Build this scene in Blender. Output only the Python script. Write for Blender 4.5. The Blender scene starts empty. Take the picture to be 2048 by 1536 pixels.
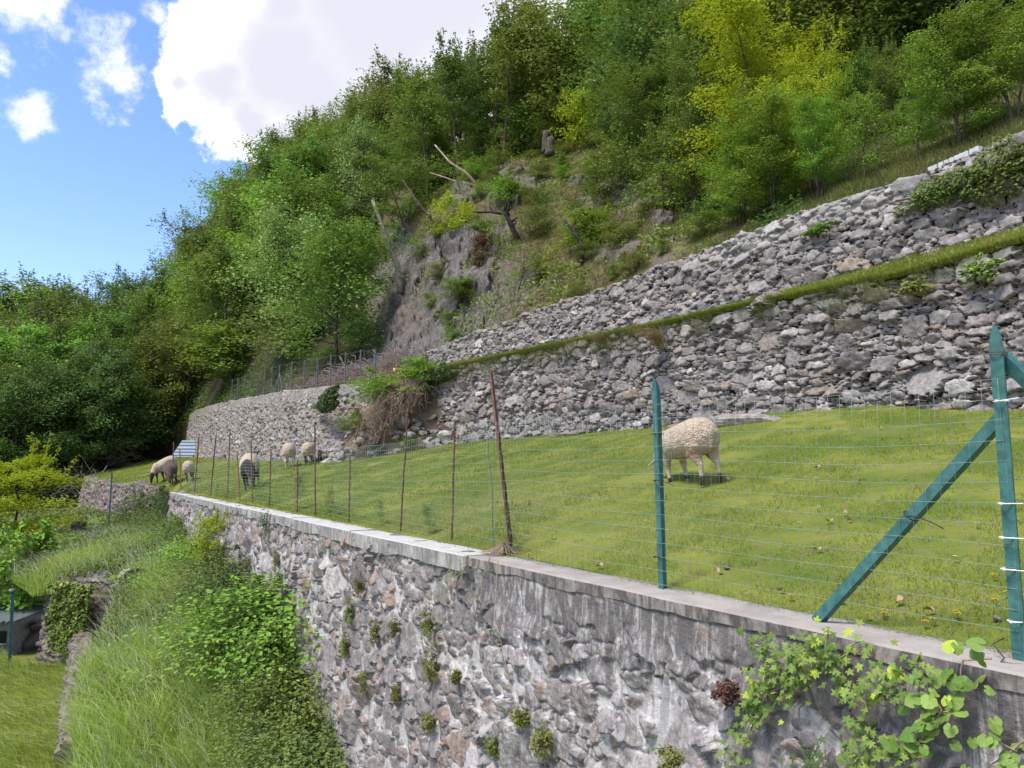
import bpy, math
import numpy as np
from mathutils import Vector

# ------------------------------------------------------------------ camera, world, sun, exposure
SC = bpy.context.scene
COL = SC.collection
R = math.radians
PITCH = math.atan(172 / 1500.0)
cam_data = bpy.data.cameras.new('camera')
cam_data.sensor_width = 36.0
cam_data.lens = 1500 / 2048 * 36.0
cam_data.clip_start = 0.05
cam_data.clip_end = 2000
cam = bpy.data.objects.new('camera', cam_data)
COL.objects.link(cam)
cam.location = (0, 0, 0)
cam.rotation_euler = (math.pi / 2 + PITCH, 0, 0)
SC.camera = cam
SC.view_settings.view_transform = 'Standard'
SC.view_settings.look = 'None'
SC.view_settings.gamma = 1.0
SC.view_settings.exposure = 1.28
SC.cycles.max_bounces = 5
SC.cycles.diffuse_bounces = 2
SC.cycles.glossy_bounces = 1
SC.cycles.transmission_bounces = 3
SC.cycles.transparent_max_bounces = 4
SC.cycles.use_fast_gi = False
SUN_EL, SUN_AZ = R(59), R(230)      # azimuth clockwise from +Y (behind and to the left of the camera)
SUN_DIR = Vector((math.sin(SUN_AZ) * math.cos(SUN_EL), math.cos(SUN_AZ) * math.cos(SUN_EL), math.sin(SUN_EL)))


class NT:
    """small wrapper to write node trees"""
    def __init__(self, tree):
        self.t = tree
        tree.nodes.clear()

    def n(self, typ, ins=None, **props):
        nd = self.t.nodes.new('ShaderNode' + typ)
        for k, v in props.items():
            setattr(nd, k, v)
        for k, v in (ins or {}).items():
            s = nd.inputs[k]
            if isinstance(v, bpy.types.NodeSocket):
                self.t.links.new(v, s)
            elif isinstance(v, bpy.types.Node):
                self.t.links.new(v.outputs[0], s)
            else:
                if isinstance(v, tuple) and len(v) == 3 and s.type == 'RGBA':
                    v = v + (1,)
                s.default_value = v
        return nd

    def math(self, op, a, b=0.0, c=0.0, clamp=False):
        return self.n('Math', {0: a, 1: b, 2: c}, operation=op, use_clamp=clamp).outputs[0]

    def mix(self, f, a, b, mode='MIX'):
        nd = self.n('Mix', {0: f, 6: a, 7: b}, data_type='RGBA', blend_type=mode)
        return nd.outputs[2]

    def rng(self, v, a, b, c=0.0, d=1.0, smooth=True):
        return self.n('MapRange', {0: v, 1: a, 2: b, 3: c, 4: d},
                      interpolation_type='SMOOTHSTEP' if smooth else 'LINEAR').outputs[0]

    def noise(self, vec, scale, detail=4.0, rough=0.55, dist=0.0):
        ins = {'Scale': scale, 'Detail': detail, 'Roughness': rough, 'Distortion': dist}
        if vec is not None:
            ins['Vector'] = vec
        return self.n('TexNoise', ins).outputs[0]

    def attr(self, name):
        return self.n('Attribute', attribute_name=name).outputs['Fac']

    def out(self, sh):
        o = self.n('OutputMaterial', {'Surface': sh})
        return o


world = bpy.data.worlds.new('World')
SC.world = world
world.use_nodes = True
W = NT(world.node_tree)
sky = W.n('TexSky', sky_type='NISHITA', sun_disc=False, sun_elevation=SUN_EL, sun_rotation=SUN_AZ,
          altitude=400.0, air_density=1.0, dust_density=0.4, ozone_density=2.5)
hs = W.n('HueSaturation', {'Saturation': 1.12, 'Value': 1.0, 'Color': sky.outputs[0]})
hs2 = W.mix(1.0, hs.outputs[0], (1.04, .93, 1.03), 'MULTIPLY')
bg_sky = W.n('Background', {'Color': hs2, 'Strength': 0.125})
tc = W.n('TexCoord')
D0 = tc.outputs['Generated']


def cloud_dir(px, py):
    x = (px - 1024) / 1500
    v = (768 - py) / 1500
    c, s = math.cos(PITCH), math.sin(PITCH)
    return Vector((x, c - v * s, s + v * c)).normalized()


nz1 = W.n('TexNoise', {'Vector': D0, 'Scale': 7.0, 'Detail': 5.0, 'Roughness': 0.62})
warp = W.n('VectorMath', {0: nz1.outputs['Color'], 1: (0.5, 0.5, 0.5)}, operation='SUBTRACT')
warp2 = W.n('VectorMath', {0: warp.outputs[0], 'Scale': 0.10}, operation='SCALE')
DW = W.n('VectorMath', {0: D0, 1: warp2.outputs[0]}, operation='ADD').outputs[0]
# cumulus banks: (direction as seen in the photo, angular radius)
puffs = [(440, 165, .07), (500, 235, .055), (560, 120, .13), (720, 40, .2), (560, 10, .08), (640, 180, .11), (860, -80, .27),
         (375, 165, .035), (560, 262, .04)]
wisps = [(70, 40, .05), (20, 10, .05), (115, 70, .03), (205, 108, .045), (235, 145, .03), (245, 185, .018),
         (180, 183, .018), (30, 198, .03), (45, 238, .016), (10, 118, .02), (135, 338, .011), (320, 10, .022)]


def puff_mask(lst, soft):
    acc = None
    for px, py, r in lst:
        d = W.n('VectorMath', {0: DW, 1: cloud_dir(px, py)}, operation='DISTANCE').outputs['Value']
        m = W.math('SUBTRACT', 1.0, W.math('DIVIDE', d, r))
        acc = m if acc is None else W.math('SMOOTH_MAX', acc, m, 0.15)
    return acc


big = puff_mask(puffs, .1)
sm = puff_mask(wisps, .1)
nz2 = W.noise(D0, 24.0, 5.0, 0.65)
nz3 = W.noise(D0, 3.0, 3.0, 0.6)
edge = W.math('MULTIPLY', W.math('SUBTRACT', nz2, 0.5), 1.0)
mb = W.rng(W.math('ADD', big, W.math('MULTIPLY', edge, 0.9)), -0.02, 0.16)
ms = W.rng(W.math('ADD', sm, W.math('MULTIPLY', edge, 3.0)), 0.0, 1.15)
# loose fair-weather cloud over the part of the sky behind the camera
sep = W.n('SeparateXYZ', {0: D0})
back = W.math('MULTIPLY', W.rng(nz3, 0.47, 0.62), W.rng(sep.outputs['Y'], 0.5, 0.1))
cm = W.math('MAXIMUM', W.math('MAXIMUM', mb, W.math('MULTIPLY', ms, 0.85)), W.math('MULTIPLY', back, 0.8), clamp=True)
core = W.rng(W.math('ADD', big, W.math('MULTIPLY', W.math('SUBTRACT', nz3, .5), .9)), 0.2, 0.85)
ccol = W.mix(core, (1.0, 1.0, 1.0), (0.61, 0.62, 0.70))
bg_cl = W.n('Background', {'Color': ccol, 'Strength': 0.56})
mixw = W.n('MixShader', {0: cm, 1: bg_sky.outputs[0], 2: bg_cl.outputs[0]})
W.n('OutputWorld', {'Surface': mixw.outputs[0]})

world.cycles.sampling_method = 'MANUAL'
world.cycles.sample_map_resolution = 512

sun_l = bpy.data.lights.new('sun', 'SUN')
sun_l.energy = 2.4
sun_l.angle = R(18)
sun_l.color = (1.0, 0.93, 0.82)
sun = bpy.data.objects.new('sun', sun_l)
COL.objects.link(sun)
sun.rotation_euler = (-SUN_DIR).to_track_quat('-Z', 'Y').to_euler()

# ------------------------------------------------------------------ helpers
RNG = np.random.default_rng(11)
F_PX = 1500.0


def ray(px, py):
    x = (px - 1024) / F_PX
    v = (768 - py) / F_PX
    c, s = math.cos(PITCH), math.sin(PITCH)
    d = (x, c - v * s, s + v * c)
    return d[0] / d[1], d[2] / d[1]


def at(px, py, Y):
    a, e = ray(px, py)
    return np.array([a * Y, Y, e * Y])


TV = np.array([-.51, .86]); TV /= np.hypot(*TV)
NV = np.array([TV[1], -TV[0]])
P0 = np.array([1.05, 5.44])


def XY(s, n):
    s = np.asarray(s, float); n = np.asarray(n, float)
    return P0[0] + s * TV[0] + n * NV[0], P0[1] + s * TV[1] + n * NV[1]


def SN(x, y):
    dx = np.asarray(x, float) - P0[0]; dy = np.asarray(y, float) - P0[1]
    return dx * TV[0] + dy * TV[1], dx * NV[0] + dy * NV[1]


def on_plane(px, py, n):
    """where the sight line of a photo point meets the upright plane n = const: s, z, Y"""
    a, e = ray(px, py)
    Y = (n + P0 @ NV) / (a * NV[0] + NV[1])
    s, _ = SN(a * Y, Y)
    return float(s), float(e * Y), float(Y)


def sstep(x, a, b):
    t = np.clip((np.asarray(x, float) - a) / (b - a), 0, 1)
    return t * t * (3 - 2 * t)


def _h(ix, iy, seed):
    h = (ix.astype(np.int64) * 374761393 + iy.astype(np.int64) * 668265263 + seed * 974634777) & 0xffffffff
    h = ((h ^ (h >> 13)) * 1274126177) & 0xffffffff
    h = h ^ (h >> 16)
    return (h & 0xffffff) / float(0x1000000)


def vnoise(x, y, seed=0):
    x = np.asarray(x, float); y = np.asarray(y, float)
    ix = np.floor(x); iy = np.floor(y)
    fx = x - ix; fy = y - iy
    fx = fx * fx * (3 - 2 * fx); fy = fy * fy * (3 - 2 * fy)
    a = _h(ix, iy, seed); b = _h(ix + 1, iy, seed); c = _h(ix, iy + 1, seed); d = _h(ix + 1, iy + 1, seed)
    return (a * (1 - fx) + b * fx) * (1 - fy) + (c * (1 - fx) + d * fx) * fy


def fbm(x, y, oct=4, seed=0, gain=0.5):
    s = 0; a = 1; t = 0
    for o in range(oct):
        s = s + a * vnoise(np.asarray(x) * 2 ** o + 17.3 * o, np.asarray(y) * 2 ** o - 9.1 * o, seed + o)
        t += a; a *= gain
    return s / t * 2 - 1


class MB:
    """collects vertices, faces and per-vertex values and links them as ONE mesh object"""
    def __init__(self):
        self.v = []; self.f = []; self.n = 0; self.a = {}; self.cnt = []

    def add(self, v, f, **att):
        v = np.asarray(v, float).reshape(-1, 3)
        if not isinstance(f, list):
            f = [f]
        for q in f:
            q = np.asarray(q, np.int64)
            if q.size:
                self.f.append(q + self.n)
        self.v.append(v)
        for k in set(self.a) | set(att):
            self.a.setdefault(k, [np.zeros(c) for c in self.cnt])
            x = att.get(k, 0.0)
            self.a[k].append(np.broadcast_to(np.asarray(x, float), (len(v),)).copy())
        self.cnt.append(len(v)); self.n += len(v)
        return self

    def mesh(self, name, mat, smooth=True):
        me = bpy.data.meshes.new(name)
        v = np.concatenate(self.v)
        me.vertices.add(len(v)); me.vertices.foreach_set('co', v.astype(np.float32).ravel())
        idx = np.concatenate([q.ravel() for q in self.f])
        tot = np.concatenate([np.full(len(q), q.shape[1]) for q in self.f])
        st = np.concatenate([[0], np.cumsum(tot)[:-1]])
        me.loops.add(len(idx)); me.loops.foreach_set('vertex_index', idx.astype(np.int32))
        me.polygons.add(len(tot)); me.polygons.foreach_set('loop_start', st.astype(np.int32))
        me.polygons.foreach_set('use_smooth', np.full(len(tot), smooth))
        for k, l in self.a.items():
            at_ = me.attributes.new(k, 'FLOAT', 'POINT')
            at_.data.foreach_set('value', np.concatenate(l).astype(np.float32))
        me.update(calc_edges=True)
        if mat is not None:
            me.materials.append(mat)
        return me

    def build(self, name, mat, parent=None, smooth=True, loc=None):
        o = bpy.data.objects.new(name, self.mesh(name, mat, smooth))
        COL.objects.link(o)
        if parent is not None:
            o.parent = parent
        if loc is not None:
            o.location = loc
        return o


def tag(o, label, cat, group=None):
    o['label'] = label; o['category'] = cat
    if group:
        o['group'] = group
    return o


def setting(o, kind='structure', label=None, cat=None):
    o['kind'] = kind
    if label:
        o['label'] = label; o['category'] = cat
    return o


def empty(name, loc, rz=0.0, scale=1.0):
    o = bpy.data.objects.new(name, None)
    COL.objects.link(o)
    o.empty_display_size = 0.2
    o.location = tuple(float(c) for c in loc); o.rotation_euler = (0, 0, rz)
    o.scale = (scale,) * 3 if not isinstance(scale, tuple) else scale
    return o


def part(name, mesh, parent, mat=None):
    o = bpy.data.objects.new(name, mesh)
    COL.objects.link(o)
    o.parent = parent
    if mat is not None:
        o.material_slots[0].link = 'OBJECT'
        o.material_slots[0].material = mat
    return o


def tube(mb, pts, rad, sides=6, **att):
    pts = np.asarray(pts, float); k = len(pts)
    rad = np.broadcast_to(np.asarray(rad, float), (k,))
    tan = np.gradient(pts, axis=0)
    tan /= np.linalg.norm(tan, axis=1)[:, None] + 1e-9
    ref = np.array([0, 0, 1.0]) if abs(tan[:, 2]).mean() < 0.8 else np.array([1.0, 0, 0])
    u = np.cross(tan, ref); u /= np.linalg.norm(u, axis=1)[:, None] + 1e-9
    w = np.cross(tan, u)
    an = np.arange(sides) / sides * 2 * np.pi
    ring = (np.cos(an)[None, :, None] * u[:, None] + np.sin(an)[None, :, None] * w[:, None]) * rad[:, None, None] + pts[:, None]
    i = np.arange(k - 1)[:, None] * sides; j = np.arange(sides)[None]
    j2 = (j + 1) % sides
    q = np.stack([i + j, i + j2, i + sides + j2, i + sides + j], -1).reshape(-1, 4)
    caps = np.array([list(range(sides))[::-1], list(range((k - 1) * sides, k * sides))])
    mb.add(ring.reshape(-1, 3), [q, caps], **att)


def box(mb, c, h, M=None, bev=0.0, **att):
    """box with half sizes h, optional 3x3 axes M (rows), bevelled edges when bev > 0"""
    h = np.asarray(h, float)
    M = np.eye(3) if M is None else np.asarray(M, float)
    if bev <= 0:
        sg = np.array([[x, y, z] for x in (-1, 1) for y in (-1, 1) for z in (-1, 1)], float)
        f = np.array([[0, 1, 3, 2], [4, 6, 7, 5], [0, 4, 5, 1], [2, 3, 7, 6], [0, 2, 6, 4], [1, 5, 7, 3]])
        mb.add(sg * h @ M + np.asarray(c), f, **att)
        return
    V = []; ids = {}
    for x in (-1, 1):
        for y in (-1, 1):
            for z in (-1, 1):
                for ax in range(3):
                    p = np.array([x, y, z], float) * (h - bev); p[ax] += (x, y, z)[ax] * bev
                    ids[(x, y, z, ax)] = len(V); V.append(p)
    fq = []; ft = []
    for ax in range(3):
        o1, o2 = [i for i in range(3) if i != ax]
        for sgn in (-1, 1):
            qd = []
            for (p, q) in ((-1, -1), (1, -1), (1, 1), (-1, 1)):
                k = [0, 0, 0]; k[ax] = sgn; k[o1] = p; k[o2] = q
                qd.append(ids[tuple(k) + (ax,)])
            fq.append(qd)
        for p in (-1, 1):
            for q in (-1, 1):
                k1 = [0, 0, 0]; k1[ax] = -1; k1[o1] = p; k1[o2] = q
                k2 = list(k1); k2[ax] = 1
                fq.append([ids[tuple(k1) + (o1,)], ids[tuple(k2) + (o1,)], ids[tuple(k2) + (o2,)], ids[tuple(k1) + (o2,)]])
    for x in (-1, 1):
        for y in (-1, 1):
            for z in (-1, 1):
                ft.append([ids[(x, y, z, a)] for a in range(3)])
    mb.add(np.array(V) @ M + np.asarray(c), [np.array(fq), np.array(ft)], **att)


def grid_faces(nu, nv):
    i, j = np.meshgrid(np.arange(nu - 1), np.arange(nv - 1), indexing='ij')
    a = i * nv + j
    return np.stack([a, a + nv, a + nv + 1, a + 1], -1).reshape(-1, 4)


def unit(v):
    return v / (np.linalg.norm(v, axis=-1, keepdims=True) + 1e-9)


def leaves(mb, P, size, nrm, asp=0.5, fold=0.15, shape='diamond', tint=None, axis=None):
    """one flat-ish leaf per point; shape diamond (4 verts), oval (6) or ivy (9, lobed)"""
    P = np.asarray(P, float); n = len(P)
    if n == 0:
        return
    size = np.broadcast_to(np.asarray(size, float), (n,))
    nrm = unit(np.asarray(nrm, float))
    r = RNG.normal(size=(n, 3)) if axis is None else np.asarray(axis, float) + RNG.normal(size=(n, 3)) * .25
    u = unit(np.cross(nrm, np.cross(r, nrm)))
    v = np.cross(nrm, u)
    if shape == 'diamond':
        pts = [(-.5, 0, 0), (0.05, asp * .5, fold), (.5, 0, -.05), (0.05, -asp * .5, fold)]
        faces = [(0, 3, 2, 1)]
    elif shape == 'oval':
        pts = [(-.5, 0, 0), (-.15, asp * .5, fold), (.25, asp * .4, fold * .6), (.55, 0, -.12), (.25, -asp * .4, fold * .6), (-.15, -asp * .5, fold)]
        faces = [(0, 5, 4, 3), (0, 3, 2, 1)]
    else:
        # five rounded lobes (ivy) or a broad heart (heart)
        kk = 22
        th = np.linspace(-np.pi, np.pi, kk, endpoint=False)
        if shape == 'ivy':
            lob = [(0, 1.0, .34), (1.05, .80, .32), (-1.05, .80, .32), (2.15, .66, .36), (-2.15, .66, .36)]
        else:
            lob = [(0, .98, .6), (.7, .84, .9), (-.7, .84, .9), (1.7, .86, .9), (-1.7, .86, .9), (2.45, .84, .5), (-2.45, .84, .5)]
        rr = np.max([r_ * np.exp(-(((th - c_ + np.pi) % (2 * np.pi) - np.pi) / w_) ** 2 * .5) for c_, r_, w_ in lob], 0)
        rr = np.maximum(rr, .40) * np.where(np.abs(np.abs(th) - np.pi) < .2, .45, 1) * .56
        pts = [(0.0, 0, .03)] + [(r_ * np.cos(t_), r_ * np.sin(t_), -.22 * r_ * r_ + .02 * np.cos(5 * t_)) for r_, t_ in zip(rr, th)]
        faces = [(0, 1 + i_, 1 + (i_ + 1) % kk) for i_ in range(kk)]
    V = np.stack([P + size[:, None] * (a * u + b * v + c * nrm) for a, b, c in pts], 1)
    k = len(pts)
    f = np.concatenate([np.arange(n)[:, None] * k + np.array(q)[None] for q in faces])
    t = RNG.random(n) if tint is None else np.broadcast_to(tint, (n,))
    mb.add(V.reshape(-1, 3), f, tint=np.repeat(t, k))


def blades(mb, P, h, w, lean, bend, seg=1, tint=None):
    """grass blades: P base points, lean = horizontal unit-ish vectors, bend = how far the tip travels (x h)"""
    P = np.asarray(P, float); n = len(P)
    h = np.broadcast_to(np.asarray(h, float), (n,)); w = np.broadcast_to(np.asarray(w, float), (n,))
    bend = np.broadcast_to(np.asarray(bend, float), (n,))
    L = np.zeros((n, 3)); L[:, :2] = lean
    an = RNG.random(n) * 2 * np.pi
    side = np.stack([np.cos(an), np.sin(an), np.zeros(n)], 1)
    V = []
    for i in range(seg):
        t = i / seg
        c = P + L * (bend * h * t * t)[:, None] + np.array([0, 0, 1.0]) * (h * (t - .45 * np.minimum(bend, 1) * t * t))[:, None]
        ww = (w * (1 - .55 * t))[:, None] * .5
        V += [c - side * ww, c + side * ww]
    tip = P + L * (bend * h)[:, None] + np.array([0, 0, 1.0]) * (h * (1 - .45 * np.minimum(bend, 1)))[:, None]
    V.append(tip)
    k = len(V)
    V = np.stack(V, 1).reshape(-1, 3)
    b = np.arange(n)[:, None] * k
    f = [b + np.array([[2 * (seg - 1), 2 * seg - 1, 2 * seg]])]
    if seg > 1:
        f.append(np.concatenate([b + np.array([[2 * i, 2 * i + 1, 2 * i + 3, 2 * i + 2]]) for i in range(seg - 1)]))
    t = RNG.random(n) if tint is None else tint
    hh = np.tile(np.array([i // 2 / seg for i in range(2 * seg)] + [1.0]), n)
    mb.add(V, f, tint=np.repeat(t, k), tip=hh)


def spread(k):
    a = RNG.random(k) * 2 * np.pi
    return np.stack([np.cos(a), np.sin(a)], 1)


# ------------------------------------------------------------------ materials
def material(name):
    m = bpy.data.materials.new(name)
    m.use_nodes = True
    return m, NT(m.node_tree)


def principled(t, col, rough=0.9, bump=None, strength=0.3, dist=0.02, spec=0.25, metal=0.0):
    ins = {'Base Color': col, 'Roughness': rough, 'Metallic': metal, 'Specular IOR Level': spec}
    if bump is not None:
        ins['Normal'] = t.n('Bump', {'Height': bump, 'Strength': strength, 'Distance': dist}).outputs[0]
    return t.n('BsdfPrincipled', ins)


def leaf_mat(name, c1, c2, c3=None, trans=0.3, var=0.45, hv=.04):
    """leaf colour runs c1..c2 by leaf, shifted a little tree by tree"""
    m, t = material(name)
    tint = t.attr('tint')
    col = t.mix(tint, c1, c2)
    if c3:
        col = t.mix(t.math('MULTIPLY', t.rng(tint, .9, 1.0), .8), col, c3)
    oi = t.n('ObjectInfo').outputs['Random']
    geo = t.n('NewGeometry')
    big = t.noise(geo.outputs['Position'], 0.35, 2.0)
    v = t.math('ADD', t.math('MULTIPLY', oi, var), t.math('MULTIPLY', big, 0.5))
    hsv = t.n('HueSaturation', {'Hue': t.math('ADD', 0.498 - hv / 2, t.math('MULTIPLY', oi, hv)), 'Saturation': 1.0,
                                'Value': t.math('ADD', 0.95 - var / 2 - .22, v), 'Color': col})
    col = hsv.outputs[0]
    p = principled(t, col, 0.55, spec=0.22)
    tr = t.n('BsdfTranslucent', {'Color': t.mix(0.35, col, (0.30, 0.34, 0.03), 'MIX')})
    mx = t.n('MixShader', {0: trans, 1: p.outputs[0], 2: tr.outputs[0]})
    t.out(mx.outputs[0])
    return m


M_LEAF_MID = leaf_mat('leaf_mid_green', (0.101, 0.191, 0.030), (0.196, 0.297, 0.056))
M_LEAF_DARK = leaf_mat('leaf_deep_green', (0.058, 0.129, 0.030), (0.117, 0.201, 0.043))
M_LEAF_FRESH = leaf_mat('leaf_fresh_green', (0.158, 0.297, 0.036), (0.263, 0.416, 0.059))
M_LEAF_PALE = leaf_mat('leaf_pale_green', (0.199, 0.300, 0.083), (0.309, 0.419, 0.138), trans=.25)
M_LEAF_YELLOW = leaf_mat('leaf_yellow_green', (.26, .36, .012), (.44, .50, .025), trans=.45, var=.15, hv=.012)
M_LEAF_OLIVE = leaf_mat('leaf_olive', (0.121, 0.168, 0.032), (0.213, 0.247, 0.057))
M_LEAF_RED = leaf_mat('leaf_red_brown', (.07, .028, .025), (.13, .055, .035), trans=.15)
M_LEAF_BRAMBLE = leaf_mat('leaf_bramble', (0.091, 0.169, 0.037), (0.194, 0.278, 0.066), (0.278, 0.235, 0.083), trans=.2)
M_LEAF_IVY = leaf_mat('leaf_ivy', (.085, .15, .028), (.22, .29, .065), (.38, .44, .05), trans=.2)
M_LEAF_IVYDARK = leaf_mat('leaf_ivy_dark', (.035, .08, .025), (.09, .14, .045), trans=.12)
M_LEAF_WALLFERN = leaf_mat('leaf_wall_plant', (.12, .15, .03), (.22, .22, .05), (.26, .13, .03), trans=.2)
M_GRASS_MEADOW = leaf_mat('grass_blade_meadow', (0.123, 0.196, 0.023), (0.216, 0.276, 0.047), (0.304, 0.311, 0.135), trans=.3, var=0)
M_GRASS_TALL = leaf_mat('grass_blade_tall', (0.174, 0.301, 0.038), (0.433, 0.523, 0.107), (0.600, 0.600, 0.427), trans=.35, var=0)
M_GRASS_DRY = leaf_mat('grass_blade_dry', (.22, .17, .085), (.36, .29, .15), trans=.2, var=0)
M_GRASS_SCRUB = leaf_mat('grass_blade_scrub', (.10, .135, .026), (.21, .19, .07), (.27, .19, .10), trans=.2, var=0)


def bark_mat(name, c1, c2):
    m, t = material(name)
    g = t.n('NewGeometry').outputs['Position']
    mp = t.n('Mapping', {'Vector': g, 'Scale': (9.0, 9.0, 2.0)})
    nz = t.noise(mp.outputs[0], 2.0, 5.0)
    p = principled(t, t.mix(t.rng(nz, .35, .65), c1, c2), .9, nz, .5, .03)
    t.out(p.outputs[0])
    return m


M_BARK = bark_mat('bark_dark', (.035, .028, .022), (.10, .085, .065))
M_BARK_PALE = bark_mat('bark_pale', (.14, .12, .09), (.30, .27, .21))
M_TWIG = bark_mat('twig_purple_brown', (.165, .125, .115), (.30, .235, .215))
M_TWIG_TAN = bark_mat('twig_tan', (.22, .155, .12), (.40, .30, .235))
M_BLACKWOOD = bark_mat('dead_dark_wood', (.018, .014, .012), (.06, .05, .04))
M_CUTWOOD = bark_mat('cut_wood', (.36, .26, .15), (.55, .43, .28))


def stone_mat(name, c_lo, c_mid, c_hi, gapcol, warm=(.225, .185, .15), lichen=.25, streak=0.0, rough_scale=1.0, dark_top=0.0):
    """walling: each stone has its own value (sid); noise breaks up its face; gaps hold dark soil or mortar"""
    m, t = material(name)
    pos = t.n('NewGeometry').outputs['Position']
    sid = t.attr('sid'); gap = t.attr('gap')
    n1 = t.noise(pos, 9.0 * rough_scale, 6.0, .6)
    n2 = t.noise(pos, 38.0 * rough_scale, 4.0, .65)
    n3 = t.noise(pos, 1.1, 3.0)
    base = t.n('ValToRGB', {0: sid}).outputs[0]
    cr = base.node.color_ramp
    cr.elements[0].color = c_lo + (1,); cr.elements[1].color = c_hi + (1,)
    for p_, c_ in ((.35, c_mid), (.62, tuple(x * .85 for x in c_mid)), (.8, warm), (.86, c_mid)):
        e = cr.elements.new(p_); e.color = c_ + (1,)
    mot = t.mix(t.rng(n1, .3, .7), (.62, .62, .62), (1.3, 1.29, 1.27))
    col = t.mix(1.0, base, mot, 'MULTIPLY')
    col = t.mix(t.math('MULTIPLY', t.rng(n2, .58, .72), .35), col, tuple(min(1, x * 1.5) for x in c_hi))
    col = t.mix(t.math('MULTIPLY', t.rng(n2, .42, .30), .5), col, tuple(x * .45 for x in c_lo))
    lz = t.noise(pos, 3.3, 5.0, .7)
    col = t.mix(t.math('MULTIPLY', t.rng(lz, .56, .66), lichen), col, tuple(min(1, x * 1.35) for x in c_hi))
    col = t.mix(t.math('MULTIPLY', t.rng(n3, .52, .64), .35), col, tuple(x * .7 for x in c_mid))
    col = t.mix(t.rng(gap, .16, .62), col, gapcol)
    moss = t.attr('moss')
    mcol = t.mix(n1, (.07, .085, .02), (.16, .16, .045))
    col = t.mix(t.math('MULTIPLY', moss, t.rng(n1, .35, .6)), col, mcol)
    new = t.attr('fresh')
    col = t.mix(t.math('MULTIPLY', new, .55), col, t.mix(n2, (.25, .24, .225), (.40, .385, .36)))
    if streak > 0:
        mp = t.n('Mapping', {'Vector': pos, 'Scale': (4.0, 4.0, .9)})
        sn_ = t.noise(mp.outputs[0], 2.0, 7.0, .72, 1.5)
        lime = t.attr('lime')
        fine = t.noise(pos, 14.0, 5.0, .7)
        lf = t.math('MULTIPLY', t.rng(t.math('ADD', t.math('MULTIPLY', sn_, .6), t.math('MULTIPLY', fine, .4)), .46, .56), t.math('MULTIPLY', lime, t.math('ADD', .45, t.math('MULTIPLY', gap, .55))))
        col = t.mix(t.math('MULTIPLY', lf, streak), col, t.mix(fine, (.36, .355, .36), (.62, .61, .61)))
        drk = t.attr('grime')
        col = t.mix(t.math('MULTIPLY', t.rng(sn_, .62, .44), drk), col, t.mix(fine, (.06, .055, .055), (.16, .15, .15)))
    col = t.mix(t.attr('hole'), col, (.012, .010, .009))
    bh = t.math('ADD', t.math('MULTIPLY', n1, .7), t.math('MULTIPLY', n2, .5))
    p = principled(t, col, .92, bh, .75, .03, spec=.15)
    t.out(p.outputs[0])
    return m


M_STONE = stone_mat('dry_stone', (.145, .130, .128), (.245, .226, .22), (.41, .385, .365), (.018, .015, .013))
M_STONE_PALE = stone_mat('dry_stone_pale', (.165, .148, .14), (.26, .238, .22), (.40, .37, .34), (.022, .019, .016), lichen=.35)
M_STONE_MORTAR = stone_mat('mortared_stone', (.125, .110, .106), (.24, .218, .21), (.41, .385, .365), (.40, .382, .375), warm=(.26, .185, .15), streak=.95, lichen=.2)
M_STONE_BROWN = stone_mat('brown_field_stone', (.095, .076, .07), (.17, .145, .135), (.29, .26, .235), (.02, .016, .013))


def rock_mat():
    m, t = material('rock_and_soil')
    pos = t.n('NewGeometry').outputs['Position']
    rock = t.attr('rock'); green = t.attr('green')
    n1 = t.noise(pos, 1.6, 7.0, .65); n2 = t.noise(pos, 7.0, 6.0, .65); n0 = t.noise(pos, .35, 3.0)
    mp = t.n('Mapping', {'Vector': pos, 'Scale': (1.0, 1.0, .35), 'Rotation': (0.2, .5, 0)})
    cr_ = t.noise(mp.outputs[0], 2.6, 8.0, .7, .8)
    rk = t.mix(t.rng(n2, .3, .7), (.06, .055, .053), (.185, .168, .155))
    rk = t.mix(t.math('MULTIPLY', t.rng(cr_, .46, .36), .75), rk, (.06, .055, .055))
    rk = t.mix(t.math('MULTIPLY', t.rng(n1, .54, .66), .30), rk, (.20, .155, .115))
    soil = t.mix(t.rng(n2, .3, .7), (.055, .040, .028), (.145, .105, .072))
    grass = t.mix(t.rng(n2, .3, .7), (.06, .085, .02), (.14, .155, .045))
    rk = t.mix(t.math('MULTIPLY', t.rng(n0, .5, .62), .35), rk, (.14, .11, .08))
    gm = t.math('MULTIPLY', t.rng(t.math('ADD', t.math('MULTIPLY', n1, .6), t.math('MULTIPLY', n2, .4)), .44, .58), green)
    col = t.mix(gm, soil, grass)
    col = t.mix(rock, col, rk)
    bh = t.math('ADD', t.math('MULTIPLY', cr_, 1.0), t.math('MULTIPLY', n2, .5))
    p = principled(t, col, .95, bh, .8, .12, spec=.1)
    t.out(p.outputs[0])
    return m


M_ROCK = rock_mat()


def ground_mat(name, c1, c2, c3, s1=1.2, s2=14.0):
    m, t = material(name)
    pos = t.n('NewGeometry').outputs['Position']
    n1 = t.noise(pos, s1, 5.0, .6); n2 = t.noise(pos, s2, 5.0, .7)
    col = t.mix(t.rng(n1, .35, .65), c1, c2)
    col = t.mix(t.math('MULTIPLY', t.rng(n2, .5, .68), .8), col, c3)
    p = principled(t, col, .95, n2, .6, .04, spec=.1)
    t.out(p.outputs[0])
    return m


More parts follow.
